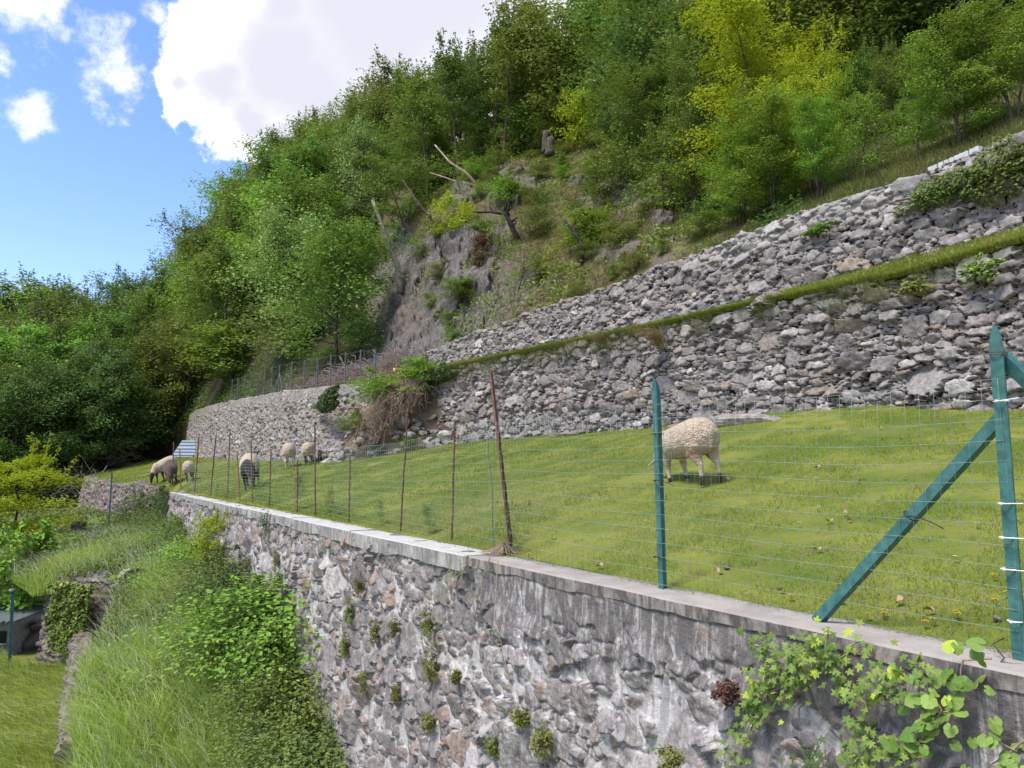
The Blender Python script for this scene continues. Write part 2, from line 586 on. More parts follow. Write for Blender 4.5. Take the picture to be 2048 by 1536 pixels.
M_MEADOW = ground_mat('meadow_turf', (.085, .125, .02), (.175, .19, .036), (.16, .125, .065), .9, 9.0)
M_BANK = ground_mat('bank_soil', (.10, .145, .025), (.17, .19, .045), (.15, .115, .06))
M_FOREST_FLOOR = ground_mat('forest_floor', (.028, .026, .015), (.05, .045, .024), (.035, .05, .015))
M_SOIL = ground_mat('earth', (.10, .072, .05), (.18, .135, .095), (.08, .09, .03), 2.0, 10.0)
M_TERRACE = ground_mat('terrace_turf', (.16, .18, .035), (.23, .23, .06), (.19, .13, .07), 2.0, 12.0)


def concrete_mat(name, c1, c2, stain, amt):
    m, t = material(name)
    pos = t.n('NewGeometry').outputs['Position']
    n1 = t.noise(pos, 3.0, 6.0, .65); n2 = t.noise(pos, 45.0, 4.0, .7)
    mp = t.n('Mapping', {'Vector': pos, 'Scale': (4.0, 4.0, 1.1)})
    sn_ = t.noise(mp.outputs[0], 1.6, 7.0, .72, 1.2)
    col = t.mix(t.rng(n1, .3, .7), c1, c2)
    nrm = t.n('NewGeometry').outputs['Normal']
    up = t.n('SeparateXYZ', {0: nrm}).outputs[2]
    side = t.rng(up, .8, .4)
    blot = t.math('MULTIPLY', t.rng(n1, .40, .62), .75)
    col = t.mix(t.math('MULTIPLY', t.math('ADD', t.math('MULTIPLY', t.math('MAXIMUM', t.rng(sn_, .36, .60), blot), side), t.math('MULTIPLY', t.rng(n1, .55, .7), .25)), amt, clamp=True), col, stain)
    col = t.mix(t.math('MULTIPLY', t.rng(n2, .55, .7), .3), col, tuple(x * .6 for x in c1))
    p = principled(t, col, .9, t.math('ADD', n2, n1), .35, .015, spec=.15)
    t.out(p.outputs[0])
    return m


M_CONC_LIGHT = concrete_mat('concrete_light', (.36, .348, .325), (.47, .455, .425), (.17, .163, .155), 1.0)
M_CONC_OLD = concrete_mat('concrete_weathered', (.25, .225, .20), (.36, .33, .295), (.075, .068, .066), .97)
M_CONC_BLOCK = concrete_mat('concrete_block', (.40, .42, .45), (.52, .54, .57), (.3, .3, .3), .3)


def metal_mat(name, c1, c2, rough=.45, metal=0.0, wear=None):
    m, t = material(name)
    pos = t.n('NewGeometry').outputs['Position']
    n1 = t.noise(pos, 18.0, 5.0, .65); n2 = t.noise(pos, 90.0, 3.0)
    col = t.mix(t.rng(n1, .35, .65), c1, c2)
    if wear:
        col = t.mix(t.rng(n1, .66, .74), col, wear)
    p = principled(t, col, t.math('ADD', rough, t.math('MULTIPLY', n2, .2)), n2, .15, .003, spec=.4, metal=metal)
    t.out(p.outputs[0])
    return m


M_POST = metal_mat('green_painted_steel', (.020, .085, .08), (.045, .14, .125), .45, wear=(.16, .12, .085))
M_RUST = metal_mat('rusty_steel', (.075, .035, .026), (.15, .065, .042), .8)
M_WIRE = metal_mat('plastic_coated_wire', (.15, .21, .185), (.23, .29, .26), .5)
M_GALV = metal_mat('galvanised_steel', (.09, .12, .12), (.16, .19, .19), .5)
M_HUT = metal_mat('grey_blockwork', (.11, .105, .10), (.20, .19, .18), .9)
M_SHEET = metal_mat('blue_grey_sheet', (.26, .31, .38), (.35, .40, .48), .4)
M_BLACK = metal_mat('black_plastic', (.012, .012, .013), (.02, .02, .022), .5)
M_WHITE = metal_mat('white_plastic', (.62, .66, .64), (.74, .76, .74), .5)
M_DARK = metal_mat('dark_opening', (.01, .01, .01), (.02, .018, .016), .9)


def plain_mat(name, col, rough=.7):
    m, t = material(name)
    p = principled(t, t.mix(t.noise(t.n('NewGeometry').outputs['Position'], 60.0), tuple(x * .8 for x in col), col), rough)
    t.out(p.outputs[0])
    return m


M_PETAL_Y = plain_mat('petal_yellow', (.75, .55, .02))
M_PETAL_W = plain_mat('petal_white', (.8, .8, .78))
M_DRYLEAF = plain_mat('fallen_leaf', (.38, .25, .15))


def sheep_mat():
    m, t = material('sheep_fleece')
    dark = t.attr('dark'); wool = t.attr('wool'); stain = t.attr('stain')
    tc_ = t.n('TexCoord').outputs['Object']
    v = t.n('TexVoronoi', {'Vector': tc_, 'Scale': 42.0}).outputs['Distance']
    nz = t.noise(tc_, 30.0, 5.0, .7); nb = t.noise(tc_, 5.0, 4.0)
    cream = t.mix(t.rng(nz, .3, .7), (.34, .265, .19), (.60, .50, .385))
    cream = t.mix(t.math('MULTIPLY', t.rng(nb, .5, .65), .35), cream, (.40, .31, .21))
    cream = t.mix(t.math('MULTIPLY', t.rng(v, .25, .6), .35), cream, (.30, .22, .15))
    cream = t.mix(t.math('MULTIPLY', stain, t.rng(nz, .35, .6)), cream, (.34, .15, .08))
    blk = t.mix(nz, (.012, .011, .011), (.045, .038, .034))
    brn = t.mix(nz, (.05, .034, .027), (.12, .08, .06))
    dk = t.mix(t.attr('brown'), blk, brn)
    col = t.mix(dark, cream, dk)
    h = t.math('MULTIPLY', t.math('ADD', t.math('SUBTRACT', 1.0, v), nz), t.math('ADD', t.math('MULTIPLY', wool, .9), .1))
    p = principled(t, col, .95, h, .9, .02, spec=.1)
    p.inputs['Sheen Weight'].default_value = .15
    t.out(p.outputs[0])
    return m


M_SHEEP = sheep_mat()


# ------------------------------------------------------------------ the lie of the land
ZW2 = ([-8, 1, 3, 5, 8, 12.5, 16.5, 22, 28, 36, 48, 60], [.75, .83, 1.05, 1.1, .98, .96, .93, .85, .95, 1.1, 1.7, 2.0])


def near_edge(s):
    return np.interp(s, [-10, 26.3, 28, 32, 36, 42, 46, 50, 60], [.1, .1, 0, -.6, -1.6, -2.4, -2.45, -2.2, -1.0])


def Zm(s, n):
    s = np.asarray(s, float); n = np.asarray(n, float)
    q = np.interp(s, [-10, 6, 14, 22, 28, 36, 46, 60], [0, 0, .12, .2, .3, .55, .95, 1.2])
    w = 1 - np.exp(-np.maximum(n, 0) / .5)
    k = np.clip((s - 28) / 5, 0, 1)
    w = w * (1 - k) + k
    z7 = np.interp(s, *ZW2)
    slope = np.where(s < 30, (z7 + .85 - q) / 7.4, .22)
    slope = slope * (1 - sstep(s, 24, 34)) + .22 * sstep(s, 24, 34)
    return -.85 + q * w + slope * n + .035 * fbm(s * .5, n * .5, 3, 5) * np.clip(n * 2, 0, 1)


ZB0 = ([-10, -5, 3, 5.5, 7.5, 9.5, 12, 15.6, 20, 27, 35, 46], [-5.05, -5, -4.7, -4.3, -3.55, -2.88, -2.48, -2.5, -2.4, -2.3, -2.0, -1.9])
ZBS = ([-5, 6, 8, 12, 15, 17, 19, 26, 36], [.2, .30, .42, .52, .48, .38, .20, .09, .08])


def Zb(s, n):
    s = np.asarray(s, float); n = np.asarray(n, float)
    return np.interp(s, *ZB0) + np.interp(s, *ZBS) * np.minimum(n, 0) + .10 * fbm(s * .6, n * .6, 3, 9)


def bank_edge(s):
    return np.interp(s, [-10, 9, 10, 13, 15, 17, 18.9, 19.3, 22, 26, 36, 46], [-3.3, -3.3, -3.3, -3.15, -2.8, -2.45, -2.35, -4.2, -4.8, -5.5, -7.5, -9])


def top2(s):
    return np.interp(s, [-4, .8, 2.6, 5.5, 8, 13, 18.5, 24], [3.05, 3.09, 3.0, 3.1, 3.14, 3.29, 3.43, 3.65])


def base3(s):
    return np.interp(s, [-4, 1.5, 8, 15.8, 24.3, 28], [3.75, 3.8, 3.66, 3.88, 4.24, 4.35])


def top3(s):
    return np.interp(s, [-4, 1.4, 3, 6.2, 7.85, 12.4, 15.8, 20.3, 26, 28.5], [5.35, 5.28, 5.14, 5.24, 5.14, 5.03, 5.06, 4.99, 4.72, 4.45])


N2, N3 = 7.4, 9.0
HA = np.array([-1.4, -.75, -.68, -.6, -.56, -.51, -.47, -.43, -.38, -.3, -.24, -.19, -.165, -.13, -.08, 0, .05, .12, .2, .3, .45, .7, 1.2])
_nl = 12.95 / (.86 * HA + .51)
HYF = np.where(HA > -.15, _nl, np.array([44, 44, 45, 46, 48.5, 54, 57, 53, 46, 38, 35.5, 34.3, 33.3] + [0] * 10))
HZF = np.array([-2.5, -2.2, -2, -1.5, -.4, .3, .9, 3.9, 3.7, 3.7, 3.8, 4.0, 4.4, 4.75, 4.9, 4.95, 5, 5, 5, 5, 5.1, 5.1, 5.2])
HYC = np.array([62, 62, 62, 64, 65, 66, 68, 69, 70, 72, 74, 72, 62, 45, 43, 42, 41, 38, 34, 40, 36, 30, 25.])
HEC = np.array([.06, .075, .095, .11, .115, .125, .165, .20, .27, .36, .40, .42, .42, .355, .40, .427, .435, .45, .47, .44, .52, .655, .76])
HB = np.array([0, 0, 0, 0, 0, 0, 0, 0, 0, 0, 0, 0, .1, .24, .17, .08, .04, 0, 0, 0, 0, 0, 0])
HSL = np.array([-.1, -.1, -.1, -.1, -.1, -.1, -.1, -.1, -.1, -.1, .1, .35, .45, .5, .33, .33, .36, .4, .45, .5, .5, .5, .5])


def hill_par(a):
    a = np.asarray(a, float)
    return [np.interp(a, HA, k) for k in (HYF, HZF, HYC, HYC * HEC, HB, HSL)]


def H(x, y):
    """height of the wooded hillside"""
    x = np.asarray(x, float); y = np.asarray(y, float)
    yf, zf, yc, zc, b, sl = hill_par(x / np.maximum(y, 1e-3))
    t = (y - yf) / (yc - yf)
    tc_ = np.clip(t, 0, 1)
    z = zf + (zc - zf) * (tc_ + b * np.sin(np.pi * tc_))
    z = z + np.maximum(t - 1, 0) * (yc - yf) * sl
    z = z + np.minimum(t, 0) * (yc - yf) * .5
    return z + .35 * fbm(x * .25, y * .25, 3, 3)


def hit(px, py, fn, y0=3.0, y1=90.0):
    """where the sight line of a photo point meets a ground function fn(x, y)"""
    a, e = ray(px, py)
    Y = np.arange(y0, y1, .03)
    g = e * Y < fn(a * Y, Y)
    k = int(np.argmax(g)) if g.any() else len(Y) - 1
    y = float(Y[k])
    return np.array([a * y, y, float(fn(np.array([a * y]), np.array([y]))[0])])


def f_meadow(x, y):
    s, n = SN(x, y)
    z = Zm(s, n)
    return np.where(n > near_edge(s) - .05, z, -50)


def f_bank(x, y):
    s, n = SN(x, y)
    return np.where((n < -.2) & (n > bank_edge(s)), Zb(s, n), -5.1)


def sn_sheet(name, s, nfun0, nfun1, k, zf, mat, kind='structure'):
    S = np.repeat(s, k)
    t = np.tile(np.linspace(0, 1, k), len(s))
    n = nfun0(S) * (1 - t) + nfun1(S) * t
    x, y = XY(S, n)
    mb = MB().add(np.stack([x, y, zf(S, n)], 1), grid_faces(len(s), k))
    return setting(mb.build(name, mat), kind)


# left retaining wall line (s, n) and its top
LW = np.array([(20.2, 7.4), (22.2, 6.3), (25.2, 5.2), (29, 4.5), (33, 4.1), (40, 3.75), (50, 3.35)])
LWS = np.linspace(20.2, 50, 300)
LWN = np.interp(LWS, LW[:, 0], LW[:, 1])
LWN = np.convolve(np.pad(LWN, 12, mode='edge'), np.ones(25) / 25, 'valid')


def lw_n(s):
    return np.interp(s, LWS, LWN)


def lw_top(s):
    return np.interp(s, [20, 23, 25, 29, 35, 42, 48, 50], [3.2, 3.25, 3.35, 3.45, 3.6, 3.8, 3.85, 3.6])


def back_edge(s):
    return np.where(s < 21, N2 + .3, lw_n(s) + .3)


sn_sheet('meadow', np.arange(-8, 60, .25), near_edge, lambda s: np.where(s < 50, np.minimum(back_edge(s), 8), 3.6), 36, Zm, M_MEADOW)
sn_sheet('bank', np.arange(-9, 50, .3), lambda s: bank_edge(s) - .0, lambda s: np.where(s < 26.2, -.1, near_edge(s) + .3), 22, Zb, M_BANK)
sn_sheet('lower_ground', np.arange(-40, 80, 2.0), lambda s: 0 * s - 90, lambda s: 0 * s - 3.0, 50, lambda s, n: -5.1 + .12 * fbm(s * .5, n * .5, 3, 2) - np.maximum(0, -n - 30) * .1, M_BANK)
sn_sheet('grass_terrace', np.arange(-6, 28, .2), lambda s: 0 * s + N2 - .12, lambda s: 0 * s + N3 + .15, 12,
         lambda s, n: top2(s) + (base3(s) - top2(s)) * np.clip((n - N2) / (N3 - N2), 0, 1) + .05 * fbm(s * 1.2, n * 1.2, 3, 6) - .04, M_TERRACE)
# ledge behind the left retaining wall, where the brushwood lies
sn_sheet('brushwood_ledge', np.arange(20, 51, .5), lambda s: lw_n(s) + .1, lambda s: np.where(s < 28.5, 10.2, lw_n(s) + 9), 10,
         lambda s, n: lw_top(s) - .1 + .06 * np.maximum(n - lw_n(s), 0) + .08 * fbm(s, n, 2, 8), M_SOIL)
# hillside: one sheet from the foot of the slope past the crest to far behind the wood
ha = np.concatenate([np.arange(-1.4, -.2, .02), np.arange(-.2, .32, .01), np.arange(.32, 1.21, .03)])
tt = np.concatenate([np.linspace(-.25, 1, 40), np.linspace(1.05, 2.2, 14), [4, 9, 18]])
A_, T_ = np.meshgrid(ha, tt, indexing='ij')
yf, zf, yc, zc, b_, sl_ = hill_par(A_)
front = np.where(A_ < -.45, 14.0, .3)
Yg = np.where(T_ < 0, yf + T_ / .25 * front, yf + T_ * (yc - yf))
Zg = H(A_ * Yg, Yg)
skirt = np.where(A_ < -.45, 1.0, 0)
Zg = np.where(T_ < 0, np.where(A_ < -.45, np.maximum(zf + (T_ / .25) * 7.0, -5.3), zf + T_ * 8), Zg)
Zg = Zg - np.where((A_ > -.19) & (A_ < .3), .7, 0) * np.clip(T_ * 12, 0, 1) * np.clip((1.25 - T_) * 4, 0, 1)
Zg = np.where((T_ > 2.3) & (A_ < .12), np.minimum(Zg, 45), np.minimum(Zg, 160))
mbh = MB().add(np.stack([A_ * Yg, Yg, Zg], -1).reshape(-1, 3), grid_faces(len(ha), len(tt)))
setting(mbh.build('hillside', M_FOREST_FLOOR), 'structure')
# bare rocky part of the hillside: the same slope, finer, with crags
ra = np.arange(-.20, .345, .0022)
rt = np.linspace(-.02, 1.22, 170)
A_, T_ = np.meshgrid(ra, rt, indexing='ij')
yf, zf, yc, zc, b_, sl_ = hill_par(A_)
Yg = yf + T_ * (yc - yf)
Xg = A_ * Yg
Zg = H(Xg, Yg)


def ridged(x, y, o, sd):
    s = 0; am = 1; tot = 0
    for i in range(o):
        s = s + am * (1 - np.abs(vnoise(x * 2 ** i + 5 * i, y * 2 ** i, sd + i) * 2 - 1)); tot += am; am *= .55
    return s / tot


crag = sstep(A_, -.202, -.185) * (1 - sstep(A_, -.05, .03)) * (1 - sstep(T_ + .12 * fbm(Xg * .4, Zg * .4, 3, 71), (.27), .46))
crag = np.maximum(crag, np.exp(-((A_ - .165) / .045) ** 2 - ((T_ - .55) / .13) ** 2) * 1.3)
crag = np.maximum(crag, .8 * sstep(fbm(Xg * .45, Zg * .45, 4, 77), .18, .34) * (T_ < .8) * (A_ < .22))
crag = np.clip(crag, 0, 1)
d1 = ridged(Xg * .35 + Yg * .12, Zg * .5, 5, 31) - .55
d2 = ridged(Xg * 1.4, Zg * .9 + Yg * .3, 4, 51) - .55
wx = Xg + .5 * fbm(Xg * .8, Zg * .8, 3, 201); wz = Zg + .35 * Xg + .5 * fbm(Xg * .8 + 9, Zg * .8, 3, 203)
blk1 = _h(np.floor(wx * .9), np.floor(wz * 1.3), 5) - .5
blk2 = _h(np.floor(wx * 2.3 + .4), np.floor(wz * 3.1 + .2), 8) - .5
dd = crag * (1.1 * d1 + .6 * d2 + .75 * blk1 + .38 * blk2 + .35 * (ridged(Xg * 3.2, Zg * 2.4, 3, 81) - .55)) + (1 - crag) * (.3 * d1 + .12 * d2)
dd = dd * np.clip((T_ + .02) * 20, 0, 1)
Pr = np.stack([Xg + .2 * dd, Yg - .95 * dd, Zg + .22 * dd], -1).reshape(-1, 3)
green = np.clip(.25 + .75 * sstep(T_, .25, .6) + .5 * sstep(A_, .02, .12) - .55 * np.exp(-((A_ + .02) / .045) ** 2 - ((T_ - .9) / .2) ** 2), 0, 1)
mbr = MB().add(Pr, grid_faces(len(ra), len(rt)), rock=crag.ravel(), green=green.ravel())
setting(mbr.build('rocky_slope', M_ROCK), 'structure')


# ------------------------------------------------------------------ stone walling
def lay_stones(U, V, classes, seed, clump=.80):
    """pack stones of falling size into a U x V face: returns centre, half sizes, tilt"""
    rg = np.random.default_rng(seed)
    S = np.zeros((0, 5))
    for (w0, w1, a0, a1, per_m2) in classes:
        k = int(per_m2 * U * V)
        cu = rg.random(k) * U; cv = rg.random(k) * (V + .2) - .1
        rx = w0 + (w1 - w0) * rg.random(k) ** 1.3
        ry = rx * (a0 + (a1 - a0) * rg.random(k))
        rot = rg.normal(size=k) * .13
        new = []
        if len(S):
            keep = np.ones(k, bool)
            for c in range(0, k, 400):
                sl = slice(c, c + 400)
                d = ((cu[sl, None] - S[None, :, 0]) / (rx[sl, None] + S[None, :, 2])) ** 2 + ((cv[sl, None] - S[None, :, 1]) / (ry[sl, None] + S[None, :, 3])) ** 2
                keep[sl] = d.min(1) > clump
            ids = np.nonzero(keep)[0]
        else:
            ids = np.arange(k)
        NU = np.zeros((0, 4))
        buf = np.empty((len(ids), 4)); m = 0
        for i in ids:
            if m:
                q = buf[:m]
                d = ((cu[i] - q[:, 0]) / (rx[i] + q[:, 2])) ** 2 + ((cv[i] - q[:, 1]) / (ry[i] + q[:, 3])) ** 2
                if d.min() <= clump:
                    continue
            buf[m] = (cu[i], cv[i], rx[i], ry[i]); m += 1
            new.append((cu[i], cv[i], rx[i], ry[i], rot[i]))
        if new:
            S = np.concatenate([S, np.array(new)])
    return S


def stone_field(u, v, S, seed, warp=.03, pw=2.6):
    """for points (u, v): distance measures to the two closest stones, their gap and offsets"""
    uw = u + warp * fbm(u * 7, v * 7, 3, seed) + warp * .5 * fbm(u * 22, v * 22, 2, seed + 3)
    vw = v + warp * fbm(u * 7 + 50, v * 7, 3, seed + 9) + warp * .5 * fbm(u * 22, v * 22 + 31, 2, seed + 4)
    n = len(u)
    D1 = np.full(n, 9.0); D2 = np.full(n, 9.0); I = np.zeros(n, int)
    order = np.argsort(u, kind='stable')
    us = u[order]
    so = S[np.argsort(S[:, 0])]
    sf = so.astype(np.float32)
    blk = .2
    uw = uw.astype(np.float32); vw = vw.astype(np.float32)
    b0 = us[0]
    rmax = S[:, 2].max() * 1.35 + .08
    while b0 <= us[-1]:
        a, b = np.searchsorted(us, [b0, b0 + blk])
        if b > a:
            ii = order[a:b]
            j0, j1 = np.searchsorted(so[:, 0], [b0 - rmax, b0 + blk + rmax])
            q = sf[j0:j1]
            du = uw[ii, None] - q[None, :, 0]; dv = vw[ii, None] - q[None, :, 1]
            c, s = np.cos(q[:, 4]), np.sin(q[:, 4])
            x = np.abs(du * c + dv * s) / q[:, 2]; y = np.abs(-du * s + dv * c) / q[:, 3]
            x *= x; y *= y; d = x * x + y * y
            k1 = d.argmin(1)
            r = np.arange(len(ii))
            D1[ii] = d[r, k1]
            d[r, k1] = 99
            D2[ii] = d.min(1)
            I[ii] = j0 + k1
        b0 += blk
    return np.minimum(D1, 9) ** .25, np.minimum(D2, 9) ** .25, I, so, uw, vw


def stone_wall(name, P, zb, zt, res, classes, mat, seed, depth=.10, back=.45, batter=.06, top_rough=.06, joint=.15, clump=.66, mortar=None,
               lime=None, grime=None, fresh=None, moss=None, flat=None, warp=.03, parent=None, rock_amp=.02):
    """P: (k,2) plan line, the face looks to the right-hand side when the line is walked from last to first point"""
    seg = np.hypot(*np.diff(P, axis=0).T); L = np.concatenate([[0], np.cumsum(seg)])
    U = L[-1]
    nu = int(U / res) + 1
    uu = np.linspace(0, U, nu)
    px = np.interp(uu, L, P[:, 0]); py = np.interp(uu, L, P[:, 1])
    tx = np.gradient(px); ty = np.gradient(py); m = np.hypot(tx, ty); tx /= m; ty /= m
    nx, ny = -ty, tx                        # outward
    Zb_ = zb(uu); Zt_ = zt(uu) + top_rough * fbm(uu * 2.3, uu * 0 + seed, 3, seed)
    Hm = (Zt_ - Zb_).max()
    nv = max(4, int(Hm / res) + 1)
    nb = max(2, int(back / (res * 1.5)) + 1)
    f = np.linspace(0, 1, nv)
    z = Zb_[:, None] + (Zt_ - Zb_)[:, None] * f[None]
    bk = np.zeros_like(z)
    zz = np.concatenate([z, np.repeat(z[:, -1:], nb, 1)], 1)
    bb = np.concatenate([bk, np.repeat(np.linspace(0, back, nb + 1)[None, 1:], nu, 0)], 1)
    ang = np.concatenate([np.zeros(nv), np.minimum(1, np.arange(1, nb + 1) / 2.0)]) * np.pi / 2
    nv2 = nv + nb
    Uu = np.repeat(uu[:, None], nv2, 1)
    Vv = zz - Zb_.min() + bb
    S = lay_stones(U, Vv.max() + .1, classes, seed, clump)
    D1, D2, I, so, uw, vw = stone_field(Uu.ravel(), Vv.ravel(), S, seed, warp)
    rg = np.random.default_rng(seed + 1)
    k = len(so)
    sid = rg.random(k); dep = rg.uniform(.55, 1.15, k); tiu = rg.normal(size=k) * .26; tiv = rg.normal(size=k) * .30
    rmin = np.minimum(so[I, 2], so[I, 3])
    g = np.clip((D2 - D1) / joint, 0, 1); g = g * g * (3 - 2 * g)
    out = np.clip(1 - (D1 - 1.30) / .25, 0, 1)
    prof = g * out
    dome = 1 - np.clip(D1, 0, 1) ** 4 * .16
    h = depth * np.minimum(1, rmin / .06) * dep[I] * prof * dome
    h = h + prof * ((uw - so[I, 0]) * tiu[I] + (vw - so[I, 1]) * tiv[I])
    # chipped facets and roughness on every stone
    h = h + rock_amp * fbm(Uu.ravel() * 9 + sid[I] * 40, Vv.ravel() * 9, 4, seed + 20) + rock_amp * .6 * (np.abs(fbm(Uu.ravel() * 16, Vv.ravel() * 22, 3, seed + 21)))
    gap = 1 - prof
    if mortar is not None:
        hole = sstep(fbm(Uu.ravel() * 1.9, Vv.ravel() * 1.9, 4, seed + 35) + .25 * fbm(Uu.ravel() * 9, Vv.ravel() * 9, 3, seed + 36), .12, .26)
        mz = mortar * (1 - hole) - .03 * hole + .010 * fbm(Uu.ravel() * 6, Vv.ravel() * 6, 4, seed + 33)
        gap = sstep(mz - h, -.006, .006)
        h = np.maximum(h, mz)
        hole = hole * gap
    uf, vf = Uu.ravel(), Vv.ravel()
    zf_ = zz.ravel(); dt = (Zt_[:, None] - zz).ravel()
    if flat is not None:                    # rendered or cemented over: relief sinks into a mortar face
        fl = flat(uf, dt)
        h = h * (1 - fl) + fl * (depth * .55 + .012 * fbm(uf * 5, vf * 5, 4, seed + 40))
        gap = gap * (1 - fl * .6)
    h = h.reshape(nu, nv2)
    lean = batter * (1 - f)
    lean = np.concatenate([lean, np.zeros(nb)])
    ca, sa = np.cos(ang), np.sin(ang)
    off = lean[None] + h * ca[None] - bb
    X = px[:, None] + nx[:, None] * off
    Y = py[:, None] + ny[:, None] * off
    Z = zz + h * sa[None] - depth * .6 * sa[None]
    att = dict(sid=sid[I], gap=gap)
    if mortar is not None:
        att['hole'] = hole * (1 - (flat(uf, dt) if flat is not None else 0))
    for nm, fn in (('lime', lime), ('grime', grime), ('fresh', fresh), ('moss', moss)):
        if fn is not None:
            att[nm] = fn(uf, dt)
    mb = MB().add(np.stack([X, Y, Z], -1).reshape(-1, 3), grid_faces(nu, nv2), **att)
    # plain back and ends close the body
    B = []
    for i in (0, nu - 1):
        tb = np.array([px[i] - nx[i] * back, py[i] - ny[i] * back])
        cols = np.stack([X[i], Y[i], Z[i]], 1)
        inner = np.stack([np.full(nv2, tb[0]), np.full(nv2, tb[1]), np.minimum(zz[i], Zt_[i] - depth)], 1)
        vv = np.stack([cols, inner], 1).reshape(-1, 3)
        mb.add(vv, grid_faces(nv2, 2), sid=np.repeat(sid[I].reshape(nu, nv2)[i], 2), gap=0.2)
    o = mb.build(name, mat, parent)
    return o


CLS_BIG = [(.22, .36, .45, .8, 1.6), (.13, .22, .32, .75, 14), (.08, .14, .25, .7, 45), (.045, .09, .22, .6, 140), (.025, .05, .3, .7, 320)]
CLS_MID = [(.17, .28, .32, .7, 3.5), (.10, .17, .28, .7, 22), (.06, .10, .25, .65, 70), (.035, .06, .35, .8, 200)]
CLS_FLAT = [(.16, .26, .22, .5, 7), (.09, .16, .2, .55, 36), (.05, .09, .25, .7, 120), (.03, .05, .3, .8, 200)]


def sline(s0, s1, n, k=40):
    s = np.linspace(s0, s1, k)
    return np.stack(XY(s, n if np.ndim(n) else np.full(k, float(n))), 1)


# lower terrace wall (wall above the meadow); u = 0 at the s = -4 end
def mossline(u, dt):
    return np.clip(sstep(dt, .45, .0) * (.55 + .9 * fbm(u * .8, dt * 2, 3, 66)), 0, 1)


o = stone_wall('terrace_wall', sline(-4, 21.4, N2), lambda u: Zm(u - 4, N2 + 0 * u) - .25, lambda u: top2(u - 4) - .03, .0165, CLS_BIG, M_STONE, 101,
               depth=.145, batter=.18, moss=mossline, warp=.022)
tag(o, 'tall grey dry stone wall of rounded boulders rising straight from the grazed meadow', 'wall')
o = stone_wall('terrace_wall', sline(-4, 28, N3), lambda u: base3(u - 4) - .2, lambda u: top3(u - 4), .020, CLS_MID, M_STONE, 202,
               depth=.11, batter=.12, fresh=lambda u, dt: np.clip((sstep(dt, .62, .42) * sstep(u - 4, 2.6, 3.2) * sstep(u - 4, 9.5, 7.5)) + .15 * sstep(u, 14, 22), 0, 1), warp=.022,
               moss=lambda u, dt: .6 * mossline(u, dt) * sstep(u, 14, 17))
tag(o, 'upper dry stone wall with a pale rebuilt top, above the strip of turf', 'wall')
# left retaining wall with the brushwood ledge on top
lws = np.linspace(22.6, 50, 160)
LWP = np.stack(XY(lws, lw_n(lws)), 1)
LWL = np.concatenate([[0], np.cumsum(np.hypot(*np.diff(LWP, axis=0).T))])
su = lambda u: np.interp(u, LWL, lws)
o = stone_wall('retaining_wall', LWP, lambda u: Zm(su(u), lw_n(su(u))) - .3, lambda u: lw_top(su(u)), .034, CLS_FLAT, M_STONE_PALE, 303,
               depth=.055, batter=.3, flat=lambda u, dt: .85 * sstep(dt, .5, .3) * (u > 1) * sstep(fbm(u * .7, dt, 2, 12), -.5, -.1), moss=lambda u, dt: .5 * sstep(u, 19, 24) * sstep(dt, 1.0, 0.2))
tag(o, 'pale stone retaining wall behind the flock with brushwood and a post fence on top', 'wall')
# near wall: mortared rubble; u = 0 at s = -7
NU0 = -7.0
NW_TOP = -.86


def near_lime(u, dt):
    s = u + NU0
    return np.clip(.22 + .75 * sstep(s, 3.0, 1.8), 0, 1) * np.clip(.35 + dt * .8 + .5 * fbm(u * .7, dt * .7, 3, 91), 0, 1)


def near_grime(u, dt):
    s = u + NU0
    return np.clip(.12 + .85 * sstep(s, 2.9, 2.2) * sstep(dt, 1.0 + .0 * s, .15) + .3 * sstep(fbm(u * .5, dt * .8, 3, 92), .1, .4), 0, 1)


def near_flat(u, dt):
    s = u + NU0
    a = sstep(s, 2.7, 2.1) * sstep(dt + .18 * fbm(u * 1.6, dt * 3, 3, 93), .44, .22) * .95
    b = sstep(s, 2.3, 2.6) * .15
    c = .35 * sstep(fbm(u * .8, dt * .9, 3, 94), -.05, .3)
    return np.clip(np.maximum(np.maximum(a, b), c), 0, 1)


CLS_NEAR = [(.16, .27, .55, 1.0, 4.0), (.10, .16, .5, 1.0, 22), (.06, .10, .4, 1.0, 70), (.03, .06, .4, 1., 180)]
zfoot = lambda u: np.interp(u + NU0, *ZB0) - .3
wall_near = empty('retaining_wall', (*XY(10, 0), -3.0))
wall_near['label'] = 'long mortared rubble wall with a concrete coping in the foreground, carrying the wire fence'
wall_near['category'] = 'wall'


def near_part(name, s0, s1, res, seed):
    off = s0 - NU0
    sh = lambda fn: (lambda u, dt: fn(u + off, dt))
    o = stone_wall(name, sline(s0, s1, -.20) - np.array(wall_near.location[:2]), lambda u: np.interp(u + s0, *ZB0) - .3 + 3.0, lambda u: 0 * u + NW_TOP + 3.0, res, CLS_NEAR, M_STONE_MORTAR, seed,
                   depth=.075, back=.30, batter=.12, top_rough=0.0, joint=.22, mortar=.028, lime=sh(near_lime), grime=sh(near_grime), flat=sh(near_flat), warp=.022, rock_amp=.020, parent=wall_near)
    return o


near_part('wall_face', -6.5, 9.0, .0115, 404)
near_part('wall_face', 9.0, 26.4, .024, 405)


